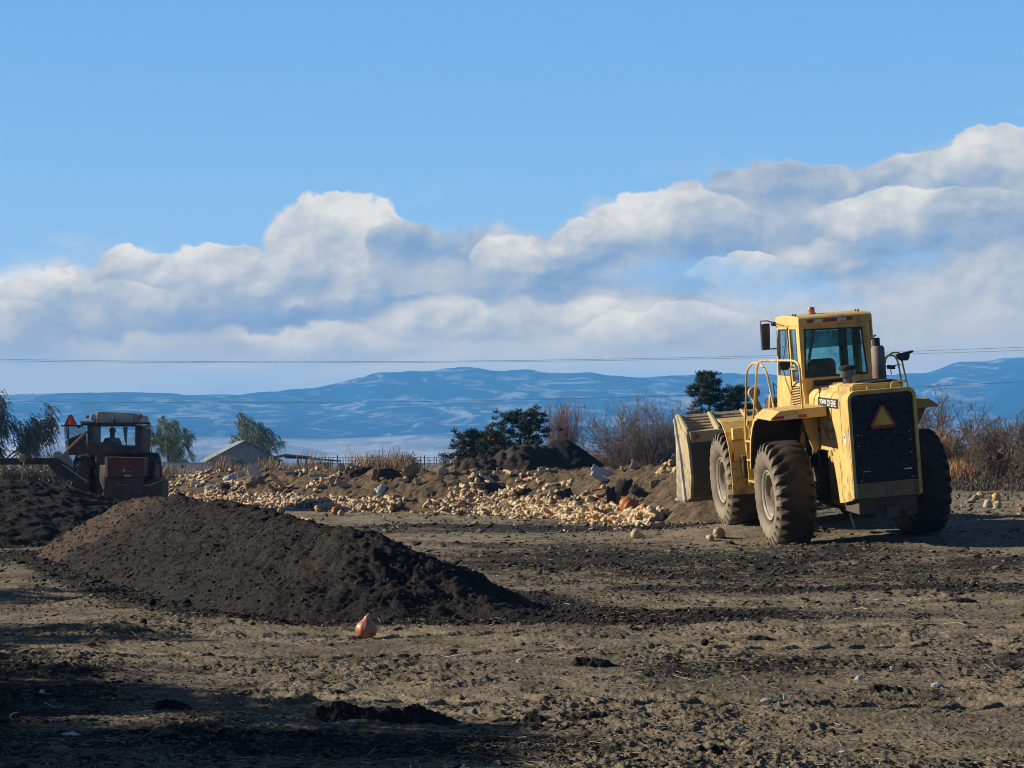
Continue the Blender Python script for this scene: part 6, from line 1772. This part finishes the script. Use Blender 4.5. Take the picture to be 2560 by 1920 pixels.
def scatter_clods():
    n = 80000
    X, Y = fan_pts(n, 8.6, 46)
    patch = sst(fbm(X * .5, Y * .8, 3, 77), -.15, .45); soil = soil_amount(X, Y)
    f2 = fbm(X * 2.2, Y * 3.0, 2, 555)
    keep = rng.random(n) < .75 * np.clip(.10 + .55 * patch + .45 * soil + .9 * np.clip(f2, 0, 1), 0, 1)
    X, Y, soil, f2 = X[keep], Y[keep], soil[keep], f2[keep]; n = len(X)
    s = .009 + .015 * rng.random(n) ** 2 + .04 * (rng.random(n) ** 14) + .018 * soil * rng.random(n)
    s = s * np.clip(Y / 15, .85, 2.8)
    Z = ground_z(X, Y, True) + s * .12
    dark = np.clip(soil * .7 + rng.normal(.30, .25, n) + .35 * np.clip(f2, -.5, .8), 0, 1)
    o = scatter_mesh('dirt_clods', CL, np.c_[X, Y, Z], rotm(rng.uniform(-.4, .4, n), rng.uniform(-.4, .4, n), rng.uniform(0, 6.3, n)), np.c_[s * rng.uniform(.8, 2.6, n), s * rng.uniform(.7, 1.3, n), s * rng.uniform(.3, .75, n)],
                     mat_val('clod_dirt', [(0, (.20, .16, .10)), (.45, (.11, .088, .058)), (.8, (.03, .025, .019)), (1, (.018, .015, .012))]), dark)
    tag(o, kind='stuff')
    # clods rolled to the foot of the compost and lying on it
    for (W_, n, nm, mx) in ((W1, 16000, 'compost_crumbs', .035), (W2, 9000, 'compost_crumbs', .08)):
        P_ = np.array(W_[0]); m_ = max(W_[1]) + 1.2
        X = rng.uniform(P_[:, 0].min() - m_, P_[:, 0].max() + m_, n * 4); Y = rng.uniform(P_[:, 1].min() - m_, P_[:, 1].max() + m_, n * 4)
        f = path_field(X, Y, *W_)
        k = (f > -.28 + .26 * rng.random(len(f)) ** .5)
        X, Y, f = X[k][:n], Y[k][:n], f[k][:n]
        Z = np.maximum(ground_z(X, Y, True) - .06 + np.maximum(pile_z(X, Y, W_, .036 if W_ is W1 else .030, 1 if W_ is W1 else 2), -.05), ground_z(X, Y, True))
        s = .009 + mx * rng.random(len(X)) ** 9 + .012 * rng.random(len(X))
        o = scatter_mesh(nm, CL, np.c_[X, Y, Z + s * .15], rotm(rng.uniform(-.4, .4, len(X)), rng.uniform(-.4, .4, len(X)), rng.uniform(0, 6.3, len(X))), np.c_[s * 1.2, s, s * .9],
                         mat_val('crumb_compost', [(0, (.014, .012, .010)), (.7, (.045, .036, .028)), (.95, (.075, .058, .042)), (1, (.16, .13, .09))]), rng.random(len(X)))
        tag(o, kind='stuff')
scatter_clods()
def scatter_straw():
    n = 34000
    X, Y = fan_pts(n, 8.6, 48)
    f2 = fbm(X * 1.2, Y * 1.6, 3, 777)
    k = rng.random(n) < np.clip(.22 + 1.0 * f2, .05, 1); X, Y = X[k], Y[k]; n = len(X)
    L = rng.uniform(.02, .10, n) * np.where(rng.random(n) < .05, 2.6, 1); wd = rng.uniform(.0016, .0042, n) * np.clip(Y / 14, 1, 2.2)
    bx_ = (np.array([(-.5, -.5, 0), (.5, -.5, 0), (.5, .5, 0), (-.5, .5, 0), (-.5, 0, .8), (.5, 0, .8)]), np.array([(0, 1, 5, 4), (2, 3, 4, 5), (0, 3, 2, 1)]))
    Z = ground_z(X, Y, True) + .005
    o = scatter_mesh('straw_litter', [bx_], np.c_[X, Y, Z], rotm(rng.normal(0, .2, n), rng.normal(0, .16, n), rng.uniform(0, 6.3, n)), np.c_[L, wd, wd],
                     mat_val('straw', [(0, (.24, .18, .10)), (.6, (.40, .33, .21)), (1, (.50, .45, .33))]), rng.random(n))
    tag(o, kind='stuff')
    n = 16000
    X, Y = fan_pts(n, 8.6, 42)
    f3 = fbm(X * .8, Y * 1.0, 3, 333); k = rng.random(n) < np.clip(.2 + 1.0 * f3, .06, 1); X, Y = X[k], Y[k]; n = len(X)
    s = .004 + .014 * rng.random(n) ** 5; s = s * np.clip(Y / 14, 1, 2)
    o = scatter_mesh('pebbles', CL, np.c_[X, Y, ground_z(X, Y, True) + s * .25], rotm(rng.uniform(-3, 3, n), rng.uniform(-3, 3, n), rng.uniform(0, 6.3, n)), np.c_[s * 1.4, s, s * .8],
                     mat_val('pebble', [(0, (.24, .22, .19)), (.75, (.38, .36, .31)), (1, (.60, .59, .55))], .7), rng.random(n))
    tag(o, kind='stuff')
    # bits of stalk and rotten squash between the loader and the heap, and right of the loader
    n = 5200
    X = np.r_[rng.uniform(-5, 6.0, 3800), rng.uniform(8.0, 17, 1400)]; Y = np.r_[rng.uniform(38, 56, 3800), rng.uniform(40, 58, 1400)]
    f = path_field(X, Y, W5[0], [a + 3.5 for a in W5[1]], [1] * len(W5[0]))
    k = (rng.random(n) < np.clip(.10 + f * 1.6, .04, 1)) | (X > 8) & (rng.random(n) < .5); X, Y = X[k], Y[k]; n = len(X)
    s = .03 + .09 * rng.random(n) ** 3
    o = scatter_mesh('produce_scraps', [tp], np.c_[X, Y, ground_z(X, Y, True) + .01], rotm(rng.normal(0, .5, n), rng.normal(0, .5, n), rng.uniform(0, 6.3, n)), np.c_[s * rng.uniform(1, 2.6, n), s * .6, s * .25],
                     mat_val('produce_scrap', [(0, (.03, .025, .02)), (.55, (.10, .075, .05)), (.8, (.36, .26, .14)), (1, (.55, .46, .32))]), rng.random(n))
    tag(o, kind='stuff')
scatter_straw()

# dragged lumps of wet soil in the foreground
def small_pile(u, v, wpx, hpx, seed, label, asym=.3):
    p = onground(u, v); D_ = p.y; w_ = wpx / 5000 * D_; h = hpx / 5000 * D_
    path = [(p.x - w_ * .32, p.y + .02), (p.x - w_ * .32 + w_ * asym, p.y + .03), (p.x + w_ * .36, p.y)]
    W_ = (path, [w_ * .19, w_ * .24, w_ * .13], [h * .8, h * .9, h * .4])
    P_ = np.array(path); m_ = max(W_[1]) + .06
    step = .007 * D_ / 11
    xs = np.arange(P_[:, 0].min() - m_, P_[:, 0].max() + m_, step); ys = np.arange(P_[:, 1].min() - m_, P_[:, 1].max() + m_, step)
    X, Y = np.meshgrid(xs, ys); f = path_field(X, Y, *W_)
    k = np.clip((f + .02) / .05, 0, 1)
    H = f + k * (.022 * fbm(X * 6, Y * 6, 4, seed) + .007 * (1 - 2 * np.abs(pn(X * 26, Y * 26, seed + 3))) + .010 * pn(X * 50, Y * 50, seed + 5) * .6) * (h / .09)
    Z = ground_z(X, Y, True) - .015 + np.maximum(H, -.02)
    F = grid_faces(*X.shape); F = F[(H > -.015).ravel()[F].any(1)]; us_ = np.unique(F); mp = np.full(X.size, -1); mp[us_] = np.arange(len(us_))
    if len(us_) < 4: return
    o = mesh_np('soil_lump', np.stack([X, Y, Z], -1).reshape(-1, 3)[us_], mp[F], M_comp, smooth=True)
    tag(o, label, 'soil lump')
for i, a in enumerate([(862, 1795, 210, 52, 'larger ragged lump of dark soil in the middle foreground'), (1050, 1803, 230, 46, 'second ragged lump of dark soil just right of the larger one'),
          (1270, 1803, 110, 20, 'low thin soil lump right of the two ragged lumps'), (1335, 1806, 60, 34, 'small pointed soil lump among the low foreground lumps'), (1480, 1800, 150, 28, 'flat soil lump at the right end of the foreground row'),
          (435, 1770, 110, 34, 'dark soil lump in the left foreground'), (745, 1870, 190, 18, 'flat dark soil streak near the bottom edge'), (620, 1858, 110, 14, 'small flat soil streak left of the larger streak'),
          (1490, 1665, 150, 30, 'rough brown soil patch above the foreground row'), (2210, 1728, 100, 26, 'dark soil lump on the right foreground'), (1790, 1878, 130, 24, 'dark soil patch near the bottom right of centre'),
          (1900, 1600, 90, 16, 'thin soil lump in the right middle ground'), (2280, 1475, 60, 18, 'small dark soil lump far on the right'), (120, 1890, 150, 18, 'low soil lump in the shade at the bottom left'), (1000, 1640, 130, 14, 'thin dark soil strip below the gourd')]):
    small_pile(a[0], a[1], a[2], a[3], 900 + i * 11, a[4])
# single clods one can point at
def clod(u, v, dpx, label, mat=M_comp, flat=.9, name='soil_clod', cat='clod', seed=0, stretch=1.0):
    p = onground(u, v); r = dpx / 5000 * p.y / 2
    rs = np.random.default_rng(seed + int(u)); bm = bmesh.new(); bmesh.ops.create_icosphere(bm, subdivisions=4, radius=1)
    V_ = np.array([q.co[:] for q in bm.verts]); F = np.array([[q.index for q in f.verts] for f in bm.faces]); bm.free()
    dsp = 1 + .16 * fbm(V_[:, 0] * 1.6 + seed + V_[:, 2], V_[:, 1] * 1.6 + 3 * V_[:, 2], 4, int(u)); V_ *= dsp[:, None]; V_ *= (r * stretch, r, r * flat)
    o = mesh_np(name, V_, F, mat, smooth=True); o.location = p + Vector((0, 0, r * flat * .7)); tag(o, label, cat); return o
clod(1295, 1513, 24, 'round dark clod standing alone beside the tip of the compost ridge')
clod(1140, 1545, 14, 'small clod on the toe of the compost ridge')
clod(468, 1515, 26, 'dark clod rolled to the foot of the compost ridge on the left'); clod(383, 1512, 22, 'dark clod left of the other clod at the ridge foot'); clod(362, 1560, 20, 'dark clod lying out in the shade before the ridge')
clod(1760, 1610, 20, 'small dark clod on the bare dirt in the right half'); clod(2075, 1832, 20, 'roundish dark clod in the right foreground'); clod(2520, 1665, 22, 'flat dark clod near the right edge', stretch=1.3, flat=.4)
clod(2140, 1900, 40, 'long dark clod at the bottom edge right of centre', stretch=1.4, flat=.35); clod(1715, 1892, 26, 'flat dark clod near the bottom centre', stretch=1.4, flat=.4); clod(2400, 1505, 46, 'long flat dark clod on the right', stretch=1.5, flat=.3)
M_stone = mat_plain('grey_stone', (.36, .35, .33), .8, 0, .3, .2, 30)
clod(46, 1574, 24, 'smooth pale grey stone in the left shade', M_stone, .5, 'stone', 'stone', stretch=1.2)
clod(1300, 1655, 20, 'round pale tan stone on the middle dirt', M_stone, .7, 'stone', 'stone'); clod(2337, 1716, 26, 'pale round stone in the right foreground', M_stone, .6, 'stone', 'stone', stretch=1.2)
clod(1915, 1752, 24, 'grey flat stone left of the white scrap', M_stone, .5, 'stone', 'stone', stretch=1.4); clod(1560, 1660, 9, 'tiny grey stone in the centre', M_stone, .6, 'stone', 'stone')
def litter(u, v, wpx, hpx, label, ry=0.0, rz=0.0, seed=0, mat=M_sheetw, rx=-1.2):
    p = onground(u, v); k = p.y / 5000
    o = bent_panel('plastic_scrap', wpx * k, hpx * k, mat, .5, .6, .003, seed, .1); o.location = p + Vector((0, 0, .006)); o.rotation_euler = (rx, ry, rz); tag(o, label, 'litter')
litter(178, 1838, 66, 30, 'crumpled clear plastic bottle shaped scrap in the shaded left foreground', .1, -.35, 1)
litter(125, 1909, 40, 18, 'white plastic scrap at the bottom edge on the left', .1, .2, 2); litter(110, 1732, 12, 10, 'small bright white scrap on the shaded left', 0, 0, 3, rx=-.3)
litter(611, 1680, 14, 10, 'white scrap on the sunlit patch left of centre', 0, .3, 4, rx=-.4); litter(884, 1806, 20, 14, 'white scrap just before the larger soil lump', 0, .3, 5, rx=-.8); litter(1960, 1750, 9, 14, 'upright white scrap in the right foreground', 0, .3, 6, rx=0)
litter(2230, 1676, 14, 12, 'white pointed scrap on the right dirt', 0, .3, 7, rx=-.2); litter(2148, 1700, 26, 12, 'pale slanted chip left of the white pointed scrap', -.6, .3, 8, rx=-.3); litter(1846, 1826, 22, 10, 'cream scrap beside a thin dark twig', 0, .3, 9, rx=-.5)
litter(2108, 1878, 26, 10, 'white flake near the bottom edge on the right', 0, .3, 10, rx=-1.0); litter(1073, 1378 + 380, 12, 8, 'white flake above the soil lumps', .3, .3, 11, rx=-.5)
def stick(u, v, Lpx, ang, label, r=.004, mat=None, dz=.01):
    p = onground(u, v); L = Lpx / 5000 * p.y
    pts = [p + Vector(((t - .5) * L, (t - .5) * L * math.sin(ang) * 2, dz + .010 * math.sin(t * 5 + u))) for t in (0, .25, .5, .75, 1)]
    o = MB().tube(pts, r, 5).build('dry_stalk', mat or mat_plain('straw_stalk', (.52, .44, .28), .8), None); tag(o, label, 'stalk')
M_st = mat_plain('pale_stalk', (.55, .47, .31), .8)
for i, (u, v, L, a, lab) in enumerate([(2150, 1530, 60, .1, 'bright straw stalk in the small bundle on the right dirt'), (2140, 1522, 40, -.7, 'second straw stalk crossing the small bundle'), (2135, 1548, 70, .05, 'straw stalk below the small bundle'), (2380, 1560, 50, -.4, 'straw stalk right of the bundle'),
        (1700, 1455, 40, .0, 'short straw stalk below the loader tracks'), (1660, 1540, 70, -.1, 'long stalk in the middle dirt'), (1120, 1645, 70, -.1, 'stalk pair member left of the pale stone'), (1128, 1640, 50, -.3, 'second stalk left of the pale stone'),
        (1965, 1668, 50, .4, 'bent stalk in the right foreground'), (2000, 1672, 26, -.4, 'short stalk right of the bent stalk'), (360, 1572, 70, 0, 'long thin stalk at the edge of the left shade'), (355, 1780, 60, -.1, 'pale stalk beside the left soil lump'),
        (35, 1786, 34, 0, 'short pale stalk at the left edge'), (140, 1764, 60, -.5, 'curved pale stalk in the left shade'), (310, 1718, 26, -.4, 'tiny pale stalk in the left shade'), (35, 1600, 60, -.2, 'faint stalk near the grey stone')]):
    stick(u, v, L, a, lab, .0035, M_st)
# short wooden stake leaning under the loader, and a plank strip in its shadow
p_ = onground(2130, 1300)
o = MB().box((0, 0, .14), (.035, .02, .34), (0, R(-18), 0)).build('wooden_stake', M_beige, None, .003); o.location = p_; tag(o, 'short pale stake leaning on the ground under the loader belly', 'stake')
